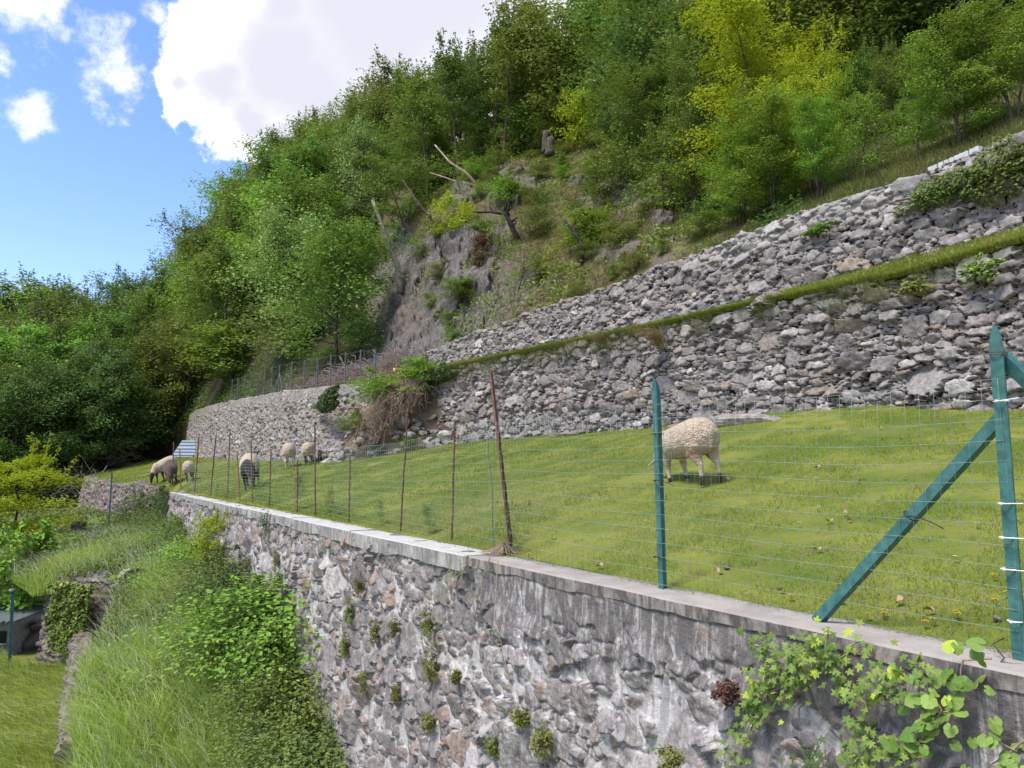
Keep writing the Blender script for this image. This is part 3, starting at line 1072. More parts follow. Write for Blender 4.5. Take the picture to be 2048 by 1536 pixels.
def coping(s0, s1, n0, n1, z0, z1, mat, seed, name, ragged=.02):
    k = int((s1 - s0) / .04)
    s = np.linspace(s0, s1, k)
    prof = [(n0, z0), (n0, z0 + (z1 - z0) * .5), (n0, z1 - .012), (n0 + .012, z1)] + [(n0 + .012 + (n1 - n0 - .012) * t, z1) for t in np.linspace(.15, 1, 6)] + [(n1, z0)]
    pr = np.array(prof)
    S = np.repeat(s[:, None], len(pr), 1); Nn = np.repeat(pr[None, :, 0], k, 0); Z = np.repeat(pr[None, :, 1], k, 0)
    Nn = Nn + .006 * fbm(S * 3, Z * 9, 4, seed) + np.where(np.arange(len(pr))[None] >= 8, ragged * fbm(S * 2, Z, 4, seed + 3), 0)
    Z = Z + .006 * fbm(S * 2.2, Nn * 6, 4, seed + 1) + np.where(np.arange(len(pr))[None] == 0, .055 * fbm(S * 1.5, S * 0, 4, seed + 2), 0)
    x, y = XY(S, Nn)
    V = np.stack([x, y, Z], -1)
    e0 = V[0]; e1 = V[-1]
    mb = MB().add(V.reshape(-1, 3), grid_faces(k, len(pr)))
    mb.add(e0, [np.arange(len(pr))[None]]); mb.add(e1, [np.arange(len(pr))[None, ::-1]])
    loc = np.array(wall_near.location)
    mb.v = [v - loc for v in mb.v]
    o = mb.build(name, mat, wall_near, smooth=False)
    return o


o = coping(-6.5, 2.46, -.256, .15, -.915, -.83, M_CONC_OLD, 7, 'coping', .09)
o['label'] = 'grey weathered coping with dark stains'
s_cuts = [2.46, 5.9, 9.0, 12.6, 17.5, 22.0, 26.4]
for i in range(6):
    o = coping(s_cuts[i] + .006, s_cuts[i + 1] - .006, -.285, .12, -.995 + .012 * (i % 2), -.825 + .006 * (i % 3), M_CONC_LIGHT, 20 + i, 'coping', .04)
    o['label'] = 'light clean concrete coping'


# ------------------------------------------------------------------ grass (nobody could count the blades)
def meadow_grass():
    mb = MB()
    for (s0, s1, den, hh, ww) in ((-3, 8, 3800, .042, .0045), (8, 20, 1800, .048, .008), (20, 34, 620, .055, .016), (34, 58, 330, .06, .026)):
        k = int((s1 - s0) * 8.0 * den)
        s = s0 + (s1 - s0) * RNG.random(k)
        n0 = near_edge(s); n1 = np.minimum(back_edge(s), 8) - .25
        n1 = np.where(s > 50, 3.4, n1)
        n = -2.6 + 10.6 * RNG.random(k)
        ok = (n > n0 + .02) & (n < n1)
        s, n = s[ok], n[ok]
        x, y = XY(s, n)
        ok = np.abs(x / y) < .80
        s, n, x, y = s[ok], n[ok], x[ok], y[ok]
        pa = fbm(x * .7, y * .7, 3, 15); pb = fbm(x * 2.5, y * 2.5, 3, 16)
        tuft = sstep(pb, .25, .6)
        edge = np.exp(-(n - near_edge(s)) / .25) * sstep(s, 1.5, 4) + .9 * np.exp(-(n - near_edge(s)) / .5) * sstep(s, 8, 16)
        h = hh * (.55 + .9 * RNG.random(len(s))) * (1 + .9 * tuft + .4 * pa + 1.5 * edge * RNG.random(len(s)))
        pc = fbm(x * .25 + 3, y * .25, 3, 18)
        tint = np.clip(.45 + .7 * pa + .8 * pc + .28 * RNG.normal(size=len(s)) - .5 * tuft, 0, 1)
        worn = sstep(fbm(x * 1.3 + 7, y * 1.3, 4, 23) + .35 * fbm(x * 5, y * 5, 2, 24), .16, .36)
        h = h * (1 - .6 * worn); tint = np.clip(tint + .35 * worn * RNG.random(len(s)), 0, 1)
        z = Zm(s, n) - .004
        L = spread(len(s))
        kp = RNG.random(len(s)) > .6 * worn
        s, n, x, y, z, h, tint = (q_[kp] for q_ in (s, n, x, y, z, h, tint))
        L = L[kp]
        blades(mb, np.stack([x, y, z], 1), h, ww * (.7 + .6 * RNG.random(len(s))), L, .3 + .7 * RNG.random(len(s)), 1, tint)
    k = 26000                               # ragged edge of turf creeping on to the coping
    s = -3 + 29 * RNG.random(k) ** 1.6; n = .12 + RNG.normal(size=k) * .045 + .05 * fbm(s * 1.3, s * 0, 3, 19)
    x, y = XY(s, n)
    blades(mb, np.stack([x, y, np.full(k, -.842)], 1), (.02 + .06 * RNG.random(k) ** 2) * (1 + .6 * sstep(s, 6, 12)), .004 + .0004 * y, spread(k), .7 + .6 * RNG.random(k), 1, np.clip(.5 + .35 * RNG.normal(size=k), 0, 1))
    o = mb.build('meadow_grass', M_GRASS_MEADOW, smooth=False)
    setting(o, 'stuff', 'short cropped yellow green grass all over the sloping meadow', 'grass')


meadow_grass()


def strip_grass():
    mb = MB()
    k = 80000
    s = -3 + 31 * RNG.random(k) ** 1.25
    n = N2 - .12 + 1.65 * RNG.random(k) ** 1.6
    x, y = XY(s, n)
    t = np.clip((n - N2) / (N3 - N2), 0, 1)
    z = top2(s) + (base3(s) - top2(s)) * t - .02
    front = n < N2 + .02
    L = spread(k) * .5 + np.where(front, 1.0, 0.1)[:, None] * (-NV)[None]
    tint = np.clip(.68 + .4 * fbm(x, y, 2, 44) + .25 * RNG.normal(size=k), 0, 1)
    h = (.06 + .09 * RNG.random(k)) * np.where(front, 1.3, 1)
    blades(mb, np.stack([x, y, z], 1), h, .012 + .0006 * y, L, .5 + .8 * RNG.random(k), 2, tint)
    setting(mb.build('terrace_grass', M_GRASS_MEADOW, smooth=False), 'stuff', 'narrow mown turf strip between the two dry stone walls', 'grass')
    # dry tufts hanging over the lower terrace wall
    mb = MB()
    k = 5200
    s = 2 + 17 * RNG.random(k)
    ok = fbm(s * 1.2, s * 0, 3, 88) > -.12
    s = s[ok]; k = len(s)
    d = RNG.random(k) ** 2 * .5
    x, y = XY(s, N2 - .20 - .05 * RNG.random(k) - .02)
    P = np.stack([x, y, top2(s) - .02 - d], 1)
    blades(mb, P, .10 + .14 * RNG.random(k), .010, spread(k) * .4 - NV[None], 1.1 + .5 * RNG.random(k), 2)
    setting(mb.build('hanging_grass', M_GRASS_SCRUB, smooth=False), 'stuff', 'brownish dry grass and roots hanging over the top of the tall terrace wall', 'grass')


strip_grass()


def tall_grass():
    mb = MB()
    k = 400000
    s = 2 + 40 * RNG.random(k); n = -9 + 9 * RNG.random(k)
    x, y = XY(s, n)
    e = -5.1
    ok = (n < np.where(s < 26, -.45, near_edge(s) - .3)) & (n > bank_edge(s)) & (x / y > -.72)
    ok &= RNG.random(k) < np.clip(1.15 - y / 48, .25, 1)
    s, n, x, y = s[ok], n[ok], x[ok], y[ok]
    k = len(s)
    pa = fbm(x * .5, y * .5, 3, 21); pb = fbm(x * 1.6, y * 1.6, 3, 22)
    far = sstep(s, 24, 30)
    h = (.26 + .52 * RNG.random(k)) * (1 + .7 * pa + .4 * pb) * (1 - .65 * far)
    tint = np.clip(.42 + .5 * pa + .3 * pb + .22 * RNG.normal(size=k), 0, .90) + (RNG.random(k) > .93) * .1
    wind = np.array([-.75, -.35]) * .45
    h = h * (1 - .55 * sstep(n, -1.6, -2.3) * sstep(s, 14, 17) * sstep(s, 20, 19))
    L = spread(k) * .8 + wind[None] * (.3 + 1.1 * RNG.random(k))[:, None]
    blades(mb, np.stack([x, y, Zb(s, n) - .03], 1), h, .005 + .00055 * y, L, .35 + .55 * RNG.random(k), 3, tint)
    wd = MB(); m = 70000
    i = RNG.choice(k, m, replace=False)
    ok_ = fbm(x[i] * .9, y[i] * .9, 3, 29) > -.05
    i = i[ok_]
    Pw = np.stack([x[i], y[i], Zb(s[i], n[i]) + (.08 + .42 * RNG.random(len(i))) * (1 - .5 * far[i])], 1)
    leaves(wd, Pw, .028 + .0025 * y[i] * (1 + RNG.random(len(i))), RNG.normal(size=(len(i), 3)) * .5 + np.array([0, -.2, 1]), .55)
    setting(wd.build('bank_weeds', M_LEAF_BRAMBLE, smooth=False), 'stuff', 'leafy weeds mixed into the long grass of the bank', 'weeds')
    # seed heads on long pale stems
    m = 8500
    i = RNG.choice(k, m, replace=False)
    L = spread(m) * .3 + wind[None]
    blades(mb, np.stack([x[i], y[i], Zb(s[i], n[i])], 1), (.75 + .35 * RNG.random(m)) * (1 - .6 * far[i]), .004 + .0004 * y[i], L, .5 + .4 * RNG.random(m), 4, np.full(m, 1.0))
    o = mb.build('tall_grass', M_GRASS_TALL, smooth=False)
    setting(o, 'stuff', 'long unmown grass leaning over the bank below the near wall', 'grass')
    mb = MB()
    k = 150000
    s = 2 + 34 * RNG.random(k); n = -16 + 13 * RNG.random(k)
    x, y = XY(s, n)
    ok = (n < bank_edge(s) - .1) & (x / y > -.76) & (y < 34)
    s, n, x, y = s[ok], n[ok], x[ok], y[ok]; k = len(s)
    pa = fbm(x * .6, y * .6, 3, 25)
    z = -5.1 + .12 * fbm(s * .5, n * .5, 3, 2)
    L = spread(k) * .5 + np.array([-.5, -.5])
    blades(mb, np.stack([x, y, z - .03], 1), (.26 + .38 * RNG.random(k)) * (1 + .5 * pa), .006 + .0006 * y, L, .5 + .6 * RNG.random(k), 3,
           np.clip(.55 + .4 * pa + .25 * RNG.normal(size=k), 0, 1))
    setting(mb.build('lower_grass', M_GRASS_TALL, smooth=False), 'stuff', 'yellowish grass of the lower ground at the bottom left', 'grass')


tall_grass()


def slope_scrub():
    mb = MB(); mb2 = MB()
    k = 60000
    a = -.16 + .5 * RNG.random(k); t = 1.2 * RNG.random(k)
    yf, zf, yc, zc, b, sl = hill_par(a)
    y = yf + t * (yc - yf); x = a * y
    m = fbm(x * .5, y * .5 + t * 4, 4, 31)
    cr = sstep(a, -.185, -.15) * (1 - sstep(a, -.05, .03)) * (t < .32)
    ok = (m > -.2) & (RNG.random(k) > .85 * cr)
    x, y, t, m = x[ok], y[ok], t[ok], m[ok]; k = len(x)
    z = H(x, y) - .12
    blades(mb, np.stack([x, y, z], 1), .16 + .30 * RNG.random(k), .03, spread(k) * .7 + np.array([0, -.5]), .6 + .6 * RNG.random(k), 2,
           np.clip(.3 + .5 * m + .35 * RNG.normal(size=k), 0, 1))
    setting(mb.build('slope_grass', M_GRASS_SCRUB, smooth=False), 'stuff', 'patchy dry grass and weeds on the bare rocky slope', 'grass')
    gm = MB(); k = 26000
    a = .36 + .46 * RNG.random(k); yf, zf, yc, zc, b, sl = hill_par(a)
    y = yf + .1 + 5.5 * RNG.random(k) ** 1.3; x = a * y
    blades(gm, np.stack([x, y, H(x, y) - .02], 1), .10 + .18 * RNG.random(k), .014, spread(k) * .8, .5 + .7 * RNG.random(k), 2, np.clip(.4 + .5 * fbm(x, y, 3, 65) + .25 * RNG.normal(size=k), 0, 1))
    setting(gm.build('upper_bank_grass', M_GRASS_SCRUB, smooth=False), 'stuff', 'rough grass on the bank above the upper wall at the right', 'grass')
    k = 26000
    a = -.15 + .5 * RNG.random(k); t = 1.25 * RNG.random(k)
    yf, zf, yc, zc, b, sl = hill_par(a)
    y = yf + t * (yc - yf); x = a * y
    m = fbm(x * .7 + 9, y * .7 + t * 5, 4, 37)
    ok = m > .12
    x, y, m = x[ok], y[ok], m[ok]; k = len(x)
    P = np.stack([x, y, H(x, y) + .45 * RNG.random(k) * np.clip(m * 3, .2, 1)], 1)
    leaves(mb2, P, .10 + .12 * RNG.random(k), RNG.normal(size=(k, 3)) * .6 + np.array([0, -.5, 1]), .55)
    setting(mb2.build('slope_weeds', M_LEAF_OLIVE, smooth=False), 'stuff', 'low leafy weeds scattered over the bare slope', 'ground cover')
    # low growth on the forest floor
    mb3 = MB()
    k = 60000
    a = -.74 + 1.5 * RNG.random(k)
    yf, zf, yc, zc, b, sl = hill_par(a)
    t = np.where(a > .3, 1.0, .75) * RNG.random(k) ** 1.7 * 1.1
    y = yf + t * (yc - yf); x = a * y
    ok = ~((a > -.16) & (a < .25)) & ~((a > .4) & (y < yf + 4)) & (fbm(x * .4, y * .4, 3, 61) > -.15)
    x, y, a = x[ok], y[ok], a[ok]; k = len(x)
    P = np.stack([x, y, H(x, y) + .5 * RNG.random(k) ** 2], 1)
    leaves(mb3, P, .025 + .0026 * y * (1 + RNG.random(k)), RNG.normal(size=(k, 3)) * .5 + np.array([0, -.3, 1]), .5)
    setting(mb3.build('undergrowth', M_LEAF_DARK, smooth=False), 'stuff', 'dark low undergrowth on the woodland floor', 'ground cover')


slope_scrub()


# ------------------------------------------------------------------ trees and bushes
def tree_mesh(seed, Ht, Rc, base=.28, nb=34, clumps=5, per=44, ls=.2, upright=.5, stems=1, r0=.11, dens_top=1.0, flat=.5, asp=.55, shape='diamond', droop=.15, shoots=12):
    """a leaning tapered trunk (or several), limbs at golden-angle steps and flattened sprays of leaves along each limb"""
    rg = np.random.default_rng(seed)
    wood = MB(); lf = MB()
    C_, Nn, A_x, tn, tips = [], [], [], [], []
    for st in range(stems):
        la = rg.uniform(0, 6.28); lean = rg.uniform(.02, .10) if stems == 1 else rg.uniform(.10, .26)
        top = np.array([math.cos(la) * lean * Ht, math.sin(la) * lean * Ht, Ht * rg.uniform(.82, .95)])
        tk = np.linspace(0, 1, 9)
        wob = np.cumsum(rg.normal(size=(9, 2)) * .015 * Ht, 0) * tk[:, None]
        tp = top[None] * np.stack([tk ** 1.3, tk ** 1.3, tk], 1)
        tp[:, :2] += wob + (np.array([math.cos(la), math.sin(la)]) * .12 * (stems > 1)) * (tk[:, None] > 0)
        rr = r0 / math.sqrt(stems) * (1 - tk * .88) ** .8
        tp[0] = (0, 0, -.35)
        rr[0] *= 1.35
        tube(wood, tp, rr, 7)
        m = nb // stems
        for i in range(m):
            f = base + (1 - base) * ((i + rg.random()) / m) ** .9
            f = min(f, .985)
            p0 = np.array([np.interp(f, tk, tp[:, j]) for j in range(3)])
            an = i * 2.399 + rg.uniform(-.5, .5) + st
            u = (f - base) / (1 - base)
            prof = math.sqrt(max(.02, 1 - ((u - .36) / .72) ** 2)) * .92 + .10
            L = Rc * prof * rg.uniform(.6, 1.25)
            if rg.random() < .10:
                continue
            el = rg.uniform(.1, .5) + upright * u + .1
            d = np.array([math.cos(an) * math.cos(el), math.sin(an) * math.cos(el), math.sin(el)])
            q = np.linspace(0, 1, 5)
            bp = p0[None] + d[None] * (L * q)[:, None]
            bp[:, 2] += -droop * L * q ** 2 + rg.normal(size=5) * .04 * L * q
            bp[:, :2] += rg.normal(size=(5, 2)) * .05 * L * q[:, None]
            rb = max(.010, .34 * np.interp(f, tk, rr)) * (1 - .8 * q)
            tube(wood, bp, rb, 4)
            tips.append(bp[-1]); tips.append(bp[-2])
            for c in range(clumps):
                t = .30 + .75 * (c + rg.random()) / clumps
                cp = np.array([np.interp(min(t, 1), q, bp[:, j]) for j in range(3)]) + d * L * max(0, t - 1)
                k = int(per * rg.uniform(.6, 1.3) * (1 + (dens_top - 1) * u))
                sg = (.16 + .13 * L) * rg.uniform(.7, 1.25)
                off = unit(rg.normal(size=(k, 3))) * (rg.random((k, 1)) ** .5) * sg * 1.75 * np.array([1, 1, flat])
                off[:, 2] -= droop * (off[:, 0] ** 2 + off[:, 1] ** 2) / sg * .8
                C_.append(cp + off)
                Nn.append(np.array([0, 0, .9]) + unit(off + d * .3) * .55 + rg.normal(size=(k, 3)) * .38)
                tn.append(np.clip(rg.uniform(0, .75) + rg.normal(size=k) * .16, 0, 1))
                A_x.append(np.tile(d + np.array([0, 0, -.25]), (k, 1)))
    allp = np.array(tips)
    for i in range(shoots):
        b = allp[rg.integers(len(allp))]
        for _ in range(8):
            c2 = allp[rg.integers(len(allp))]
            if c2[2] > b[2]:
                b = c2
        l = rg.uniform(.09, .17) * Ht
        dv = unit(np.array([b[0], b[1], 0]) * .25 / Rc + np.array([rg.normal() * .15, rg.normal() * .15, 1.0]))
        tt_ = np.linspace(0, 1, 4)[:, None]
        tube(wood, b + dv * l * tt_, [.012, .009, .006, .003], 3)
        k = int(per * .5)
        q = rg.random((k, 1))
        C_.append(b + dv * l * q + rg.normal(size=(k, 3)) * ls * .55 * (1.1 - q * .6))
        Nn.append(rg.normal(size=(k, 3)) * .6 + np.array([0, 0, .7])); A_x.append(rg.normal(size=(k, 3)) + np.array([0, 0, .6])); tn.append(np.clip(.5 + rg.normal(size=k) * .2, 0, 1))
    P = np.concatenate(C_); Nm = np.concatenate(Nn); Ax = np.concatenate(A_x)
    P[:, 2] = np.maximum(P[:, 2], .15)
    leaves(lf, P, ls * rg.uniform(.65, 1.3, len(P)), Nm, asp, .12, shape, np.concatenate(tn), Ax)
    return wood.mesh('trunk_mesh', M_BARK), lf.mesh('crown_mesh', M_LEAF_MID, smooth=False)


def plant(name, protos, k, loc, sc, rz, leafm, barkm, label, cat, group=None, crown='crown', trunk='trunk'):
    tr, lfm = protos[k % len(protos)]
    o = empty(name, loc, rz, sc)
    part(trunk, tr, o, barkm)
    part(crown, lfm, o, leafm)
    tag(o, label, cat, group)
    return o


FOREST = [tree_mesh(500, 7.8, 3.7, .14, 46, 5, 52, .20, .35, flat=.6, shoots=7), tree_mesh(501, 8.3, 3.5, .18, 46, 5, 66, .160, .4, flat=.6, shoots=6), tree_mesh(502, 7.4, 3.9, .10, 46, 5, 54, .21, .3, stems=2, flat=.55, shoots=7),
          tree_mesh(503, 8.5, 3.6, .20, 46, 5, 40, .245, .4, r0=.13, flat=.6, shoots=6), tree_mesh(504, 7.8, 3.7, .10, 46, 5, 52, .20, .35, stems=3, flat=.55, shoots=8)]
THIN = [tree_mesh(520, 9.5, 2.1, .45, 26, 4, 34, .19, .7, r0=.10), tree_mesh(521, 9.0, 2.3, .50, 24, 4, 36, .2, .6, r0=.09), tree_mesh(522, 8.6, 2.0, .40, 26, 4, 34, .19, .7, stems=2)]
NEAR = [tree_mesh(540, 6.4, 2.5, .16, 50, 6, 78, .118, .55, stems=3, r0=.10, flat=.35), tree_mesh(541, 6.8, 2.2, .22, 48, 6, 78, .112, .75, stems=2, flat=.4, r0=.09),
        tree_mesh(542, 6.0, 2.5, .14, 50, 6, 78, .12, .4, stems=3, flat=.32, r0=.10)]
SAPL = [tree_mesh(560, 4.2, 1.3, .2, 24, 4, 34, .105, .8, r0=.04), tree_mesh(561, 4.0, 1.5, .25, 26, 4, 34, .11, .7, r0=.045)]
BUSH = [tree_mesh(580, 2.2, 1.5, .05, 28, 4, 46, .12, .2, stems=3, r0=.04), tree_mesh(581, 1.8, 1.4, .05, 26, 4, 46, .11, .1, stems=3, r0=.035),
        tree_mesh(582, 2.6, 1.3, .05, 28, 4, 42, .12, .45, stems=2, r0=.04)]
BRAMBLE = [tree_mesh(600, 1.35, 1.35, .04, 40, 6, 34, .055, .3, stems=5, r0=.02, shape='oval', asp=.62, droop=.5, shoots=16),
           tree_mesh(601, 1.3, 1.4, .04, 36, 6, 32, .052, .4, stems=4, r0=.02, shape='oval', asp=.62, droop=.45, shoots=18)]
WISPY = [tree_mesh(620, 3.2, 1.4, .15, 20, 3, 14, .13, .5, stems=2, r0=.05), tree_mesh(621, 2.8, 1.5, .2, 18, 3, 12, .13, .4, stems=2, r0=.05)]

occupied = []


def clear(x, y, d):
    for (a, b, r) in occupied:
        if (a - x) ** 2 + (b - y) ** 2 < (max(r, d) if r else d) ** 2:
            return False
    return True


def spot_tree(px, py, toppy, protos, k, leafm, name, label, width=1.0, group=None, barkm=M_BARK, fn=H, hp=None, y0=12, dz=-.15, keep=0):
    """stand a tree where the photo shows its foot; its height follows from where its top is seen"""
    p = hit(px, py, fn, y0)
    _, e = ray(px, toppy)
    h = e * p[1] - p[2]
    base_h = {id(NEAR): 6.6, id(FOREST): 8.0, id(SAPL): 4.1, id(BUSH): 2.3, id(BRAMBLE): 1.35, id(WISPY): 3.2, id(THIN): 9.3}[id(protos)]
    sc = max(.12, h / base_h)
    if keep:
        occupied.append((p[0], p[1], keep))
        for q in (.3, .6):
            occupied.append((p[0] * (1 - q * .12), p[1] * (1 - q * .12), keep))
    return plant(name, protos, k, (p[0], p[1], p[2] + dz * sc), (sc * width, sc * width, sc), k * 1.7 + px * .01, leafm, barkm, label, 'tree' if 'tree' in name else 'bush', group)


# -- left-hand side
spot_tree(590, 700, 430, FOREST, 0, M_LEAF_PALE, 'pale_tree', 'pale green domed tree bulging out of the wood above the brushwood', .95, y0=33, keep=3.0)
spot_tree(585, 715, 612, BUSH, 0, M_LEAF_PALE, 'pale_bush', 'pale green leafy bush at the wood edge behind the post fence', 1.4, y0=33, keep=3.0)
spot_tree(720, 500, 270, FOREST, 3, M_LEAF_PALE, 'pale_tree', 'pale grey green tree leaning out at the left edge of the rock face', .6, y0=36, keep=2.6)
spot_tree(470, 752, 660, BUSH, 2, M_LEAF_FRESH, 'broadleaf_bush', 'fresh green bush at the left end of the post fence', 1.9, y0=33, keep=3.0)
spot_tree(690, 560, 440, BUSH, 1, M_LEAF_FRESH, 'broadleaf_bush', 'bright green bush against the dark wood left of the rock face', 1.2, y0=36, keep=2.6)
# -- the wood on the left-hand hillside: scattered by spacing over the slope
rgT = np.random.default_rng(77)
forest_mats = [M_LEAF_MID, M_LEAF_MID, M_LEAF_DARK, M_LEAF_FRESH, M_LEAF_MID, M_LEAF_OLIVE]
cnt = 0
for i in range(9000):
    if cnt >= 172:
        break
    a = rgT.uniform(-.80, -.135); t = rgT.random() ** .85 * 1.10
    p = [float(v) for v in hill_par(a)]
    y = p[0] + t * (p[2] - p[0]); x = a * y
    if y < 58 and a + 2.5 / y > np.interp(y, [34, 46], [-.175, -.135]):
        continue
    d = 2.45 if t > .2 else 2.0
    if not clear(x, y, d):
        continue
    occupied.append((x, y, d)); cnt += 1
    z = float(H(x, y))
    sc = rgT.uniform(.82, 1.15) * (.90 if t < .15 else 1.0)
    if a < -.5:
        lab, grp = 'broadleaf tree of the dark wood at the left edge, beyond the meadow end', 'trees at the left edge of the wood'
    elif t > .8:
        lab, grp = 'broadleaf tree along the skyline of the wooded hill on the left', 'trees along the wooded skyline'
    elif t < .2:
        lab, grp = 'broadleaf tree at the foot of the wood, behind the brushwood ledge and pale wall', 'trees at the foot of the wood'
    else:
        lab, grp = 'broadleaf tree in the dense wood covering the hillside left of the rock face', 'trees in the hillside wood'
    fm = forest_mats[rgT.integers(6)]
    if a < -.5 and t < .3:
        fm = M_LEAF_DARK
    plant('broadleaf_tree', FOREST, int(rgT.integers(5)), (x, y, z - .1), (sc * rgT.uniform(.92, 1.1), sc * rgT.uniform(.92, 1.1), sc), rgT.uniform(0, 6.28), fm, M_BARK_PALE if cnt % 3 == 0 else M_BARK, lab, 'tree', grp)
# -- wood behind the crest of the bare slope: thinner trees, sky between the trunks
cnt = 0
for i in range(4000):
    if cnt >= 52:
        break
    a = rgT.uniform(-.15, .27)
    p = [float(v) for v in hill_par(a)]
    y = p[2] + rgT.uniform(.5, 22); x = a * y
    if not clear(x, y, 2.3):
        continue
    occupied.append((x, y, 2.3)); cnt += 1
    sc = rgT.uniform(.9, 1.2)
    pro = THIN if a < .06 else FOREST
    plant('broadleaf_tree', pro, int(rgT.integers(5)), (x, y, float(H(x, y)) - .1), sc, rgT.uniform(0, 6.28), [M_LEAF_MID, M_LEAF_DARK, M_LEAF_OLIVE][rgT.integers(3)], M_BARK,
          'tree standing behind the crest of the bare slope, above the cut stumps', 'tree', 'trees behind the crest')
for i in range(34):
    a = rgT.uniform(-.145, .07)
    p = [float(v) for v in hill_par(a)]
    y = p[2] + rgT.uniform(2.5, 10); x = a * y
    sc = rgT.uniform(.8, 1.5)
    plant('shady_bush', BUSH, i, (x, y, float(H(x, y)) - .1), (sc * 1.2, sc * 1.2, sc), rgT.uniform(0, 6), [M_LEAF_DARK, M_LEAF_MID][i % 3 == 0], M_BARK, 'shaded bush under the trees along the crest of the bare slope', 'bush', 'shaded bushes along the crest')
# -- single trees that stand out, right-hand side
spot_tree(1548, 436, 205, NEAR, 0, M_LEAF_FRESH, 'hornbeam_tree', 'large fresh green tree with drooping sprays, rooted just behind the pale rebuilt wall top', 1.25, keep=1.7)
spot_tree(1520, 400, 10, NEAR, 0, M_LEAF_YELLOW, 'broadleaf_tree', 'tall bright yellow green tree, the brightest one on the right-hand slope', 1.0, keep=1.7)
spot_tree(1620, 395, 60, NEAR, 2, M_LEAF_YELLOW, 'broadleaf_tree', 'yellow green tree right beside the tallest bright one, its top a little lower', .62, keep=1.7)
spot_tree(1480, 455, 250, NEAR, 2, M_LEAF_FRESH, 'hornbeam_tree', 'fresh green tree with low hanging branches at the left end of the pale rebuilt wall', 1.15, keep=1.7)
spot_tree(1640, 400, 210, NEAR, 1, M_LEAF_FRESH, 'hornbeam_tree', 'fresh green bushy tree right of the big drooping one', .9, keep=1.7)
spot_tree(1730, 360, 190, SAPL, 0, M_LEAF_FRESH, 'young_tree', 'young green tree with bare lower stem on the grassy bank above the wall', 1.2)
spot_tree(1835, 322, 180, SAPL, 1, M_LEAF_FRESH, 'young_tree', 'slim leaning sapling standing nearest the grey concrete blocks', 1.2)
spot_tree(1800, 300, 95, NEAR, 1, M_LEAF_MID, 'broadleaf_tree', 'feathery mid green tree above the grassy bank, its branches reaching up left', .75, keep=1.7)
spot_tree(1925, 290, 40, NEAR, 2, M_LEAF_FRESH, 'broadleaf_tree', 'spreading light green tree at the right, above the concrete blocks', 1.0, keep=1.7)
spot_tree(2030, 245, -20, NEAR, 0, M_LEAF_FRESH, 'broadleaf_tree', 'light green tree cut off by the right edge at the top', 1.0, keep=1.7)
spot_tree(1700, 300, 110, NEAR, 0, M_LEAF_MID, 'broadleaf_tree', 'mid green tree in the gap between the yellow green trees and the right-hand ones', .8, keep=1.7)
spot_tree(1390, 440, 150, NEAR, 1, M_LEAF_MID, 'broadleaf_tree', 'shaded green tree left of the yellow green one, beside the bare slope', .7, keep=1.7)
spot_tree(1310, 335, 110, NEAR, 2, M_LEAF_MID, 'broadleaf_tree', 'bushy green tree at the upper right of the bare slope', 1.0, keep=1.7)
spot_tree(1230, 330, 165, NEAR, 0, M_LEAF_OLIVE, 'broadleaf_tree', 'low spreading tree with yellowish tips right of the taller stump', .9, keep=1.7)
spot_tree(1180, 300, 175, BUSH, 0, M_LEAF_YELLOW, 'broadleaf_bush', 'yellowish bush just right of the taller stump', .7)
spot_tree(1100, 285, 140, SAPL, 1, M_LEAF_PALE, 'pale_tree', 'pale green slender tree with thin bare stems beside the taller stump', 1.1, barkm=M_BARK_PALE)
spot_tree(1130, 270, 62, THIN, 0, M_LEAF_PALE, 'pale_tree', 'pale silvery green crowned tree rising behind the stumps', .95)
spot_tree(1240, 400, 260, BUSH, 1, M_LEAF_MID, 'broadleaf_bush', 'green bush on the bare slope above the right-hand outcrop', 1.0)
spot_tree(1330, 420, 290, BUSH, 2, M_LEAF_MID, 'broadleaf_bush', 'green bush at the right of the grey outcrop, under the trees', 1.0)
# -- wood on the right-hand slope above the walls
cnt = 0
for i in range(6000):
    if cnt >= 50:
        break
    a = rgT.uniform(.2, .86)
    p = [float(v) for v in hill_par(a)]
    y = p[0] + rgT.uniform(8.0, 26); x = a * y
    if not clear(x, y, 2.2):
        continue
    occupied.append((x, y, 2.2)); cnt += 1
    sc = rgT.uniform(.75, 1.05)
    plant('broadleaf_tree', FOREST, int(rgT.integers(5)), (x, y, float(H(x, y)) - .1), sc, rgT.uniform(0, 6.28), [M_LEAF_MID, M_LEAF_DARK, M_LEAF_DARK, M_LEAF_MID][rgT.integers(4)], M_BARK,
          'tree in the dark wood at the top right, behind the brighter trees', 'tree', 'trees in the dark wood at the top right')


# -- trees overhanging the top left of the rock face
for k, (px, py, tp, lab) in enumerate([(838, 405, 250, 'green tree leaning out over the top left corner of the rock face'), (872, 372, 215, 'green tree at the upper left of the bare slope, next to the fallen pale trunk'), (812, 470, 320, 'green tree on the left edge of the rock face, halfway up'),
                                       (905, 345, 200, 'green tree just left of the group of small stumps')]):
    spot_tree(px, py, tp, FOREST, k, [M_LEAF_MID, M_LEAF_DARK][k % 2], 'broadleaf_tree', lab, 1.15, y0=30)
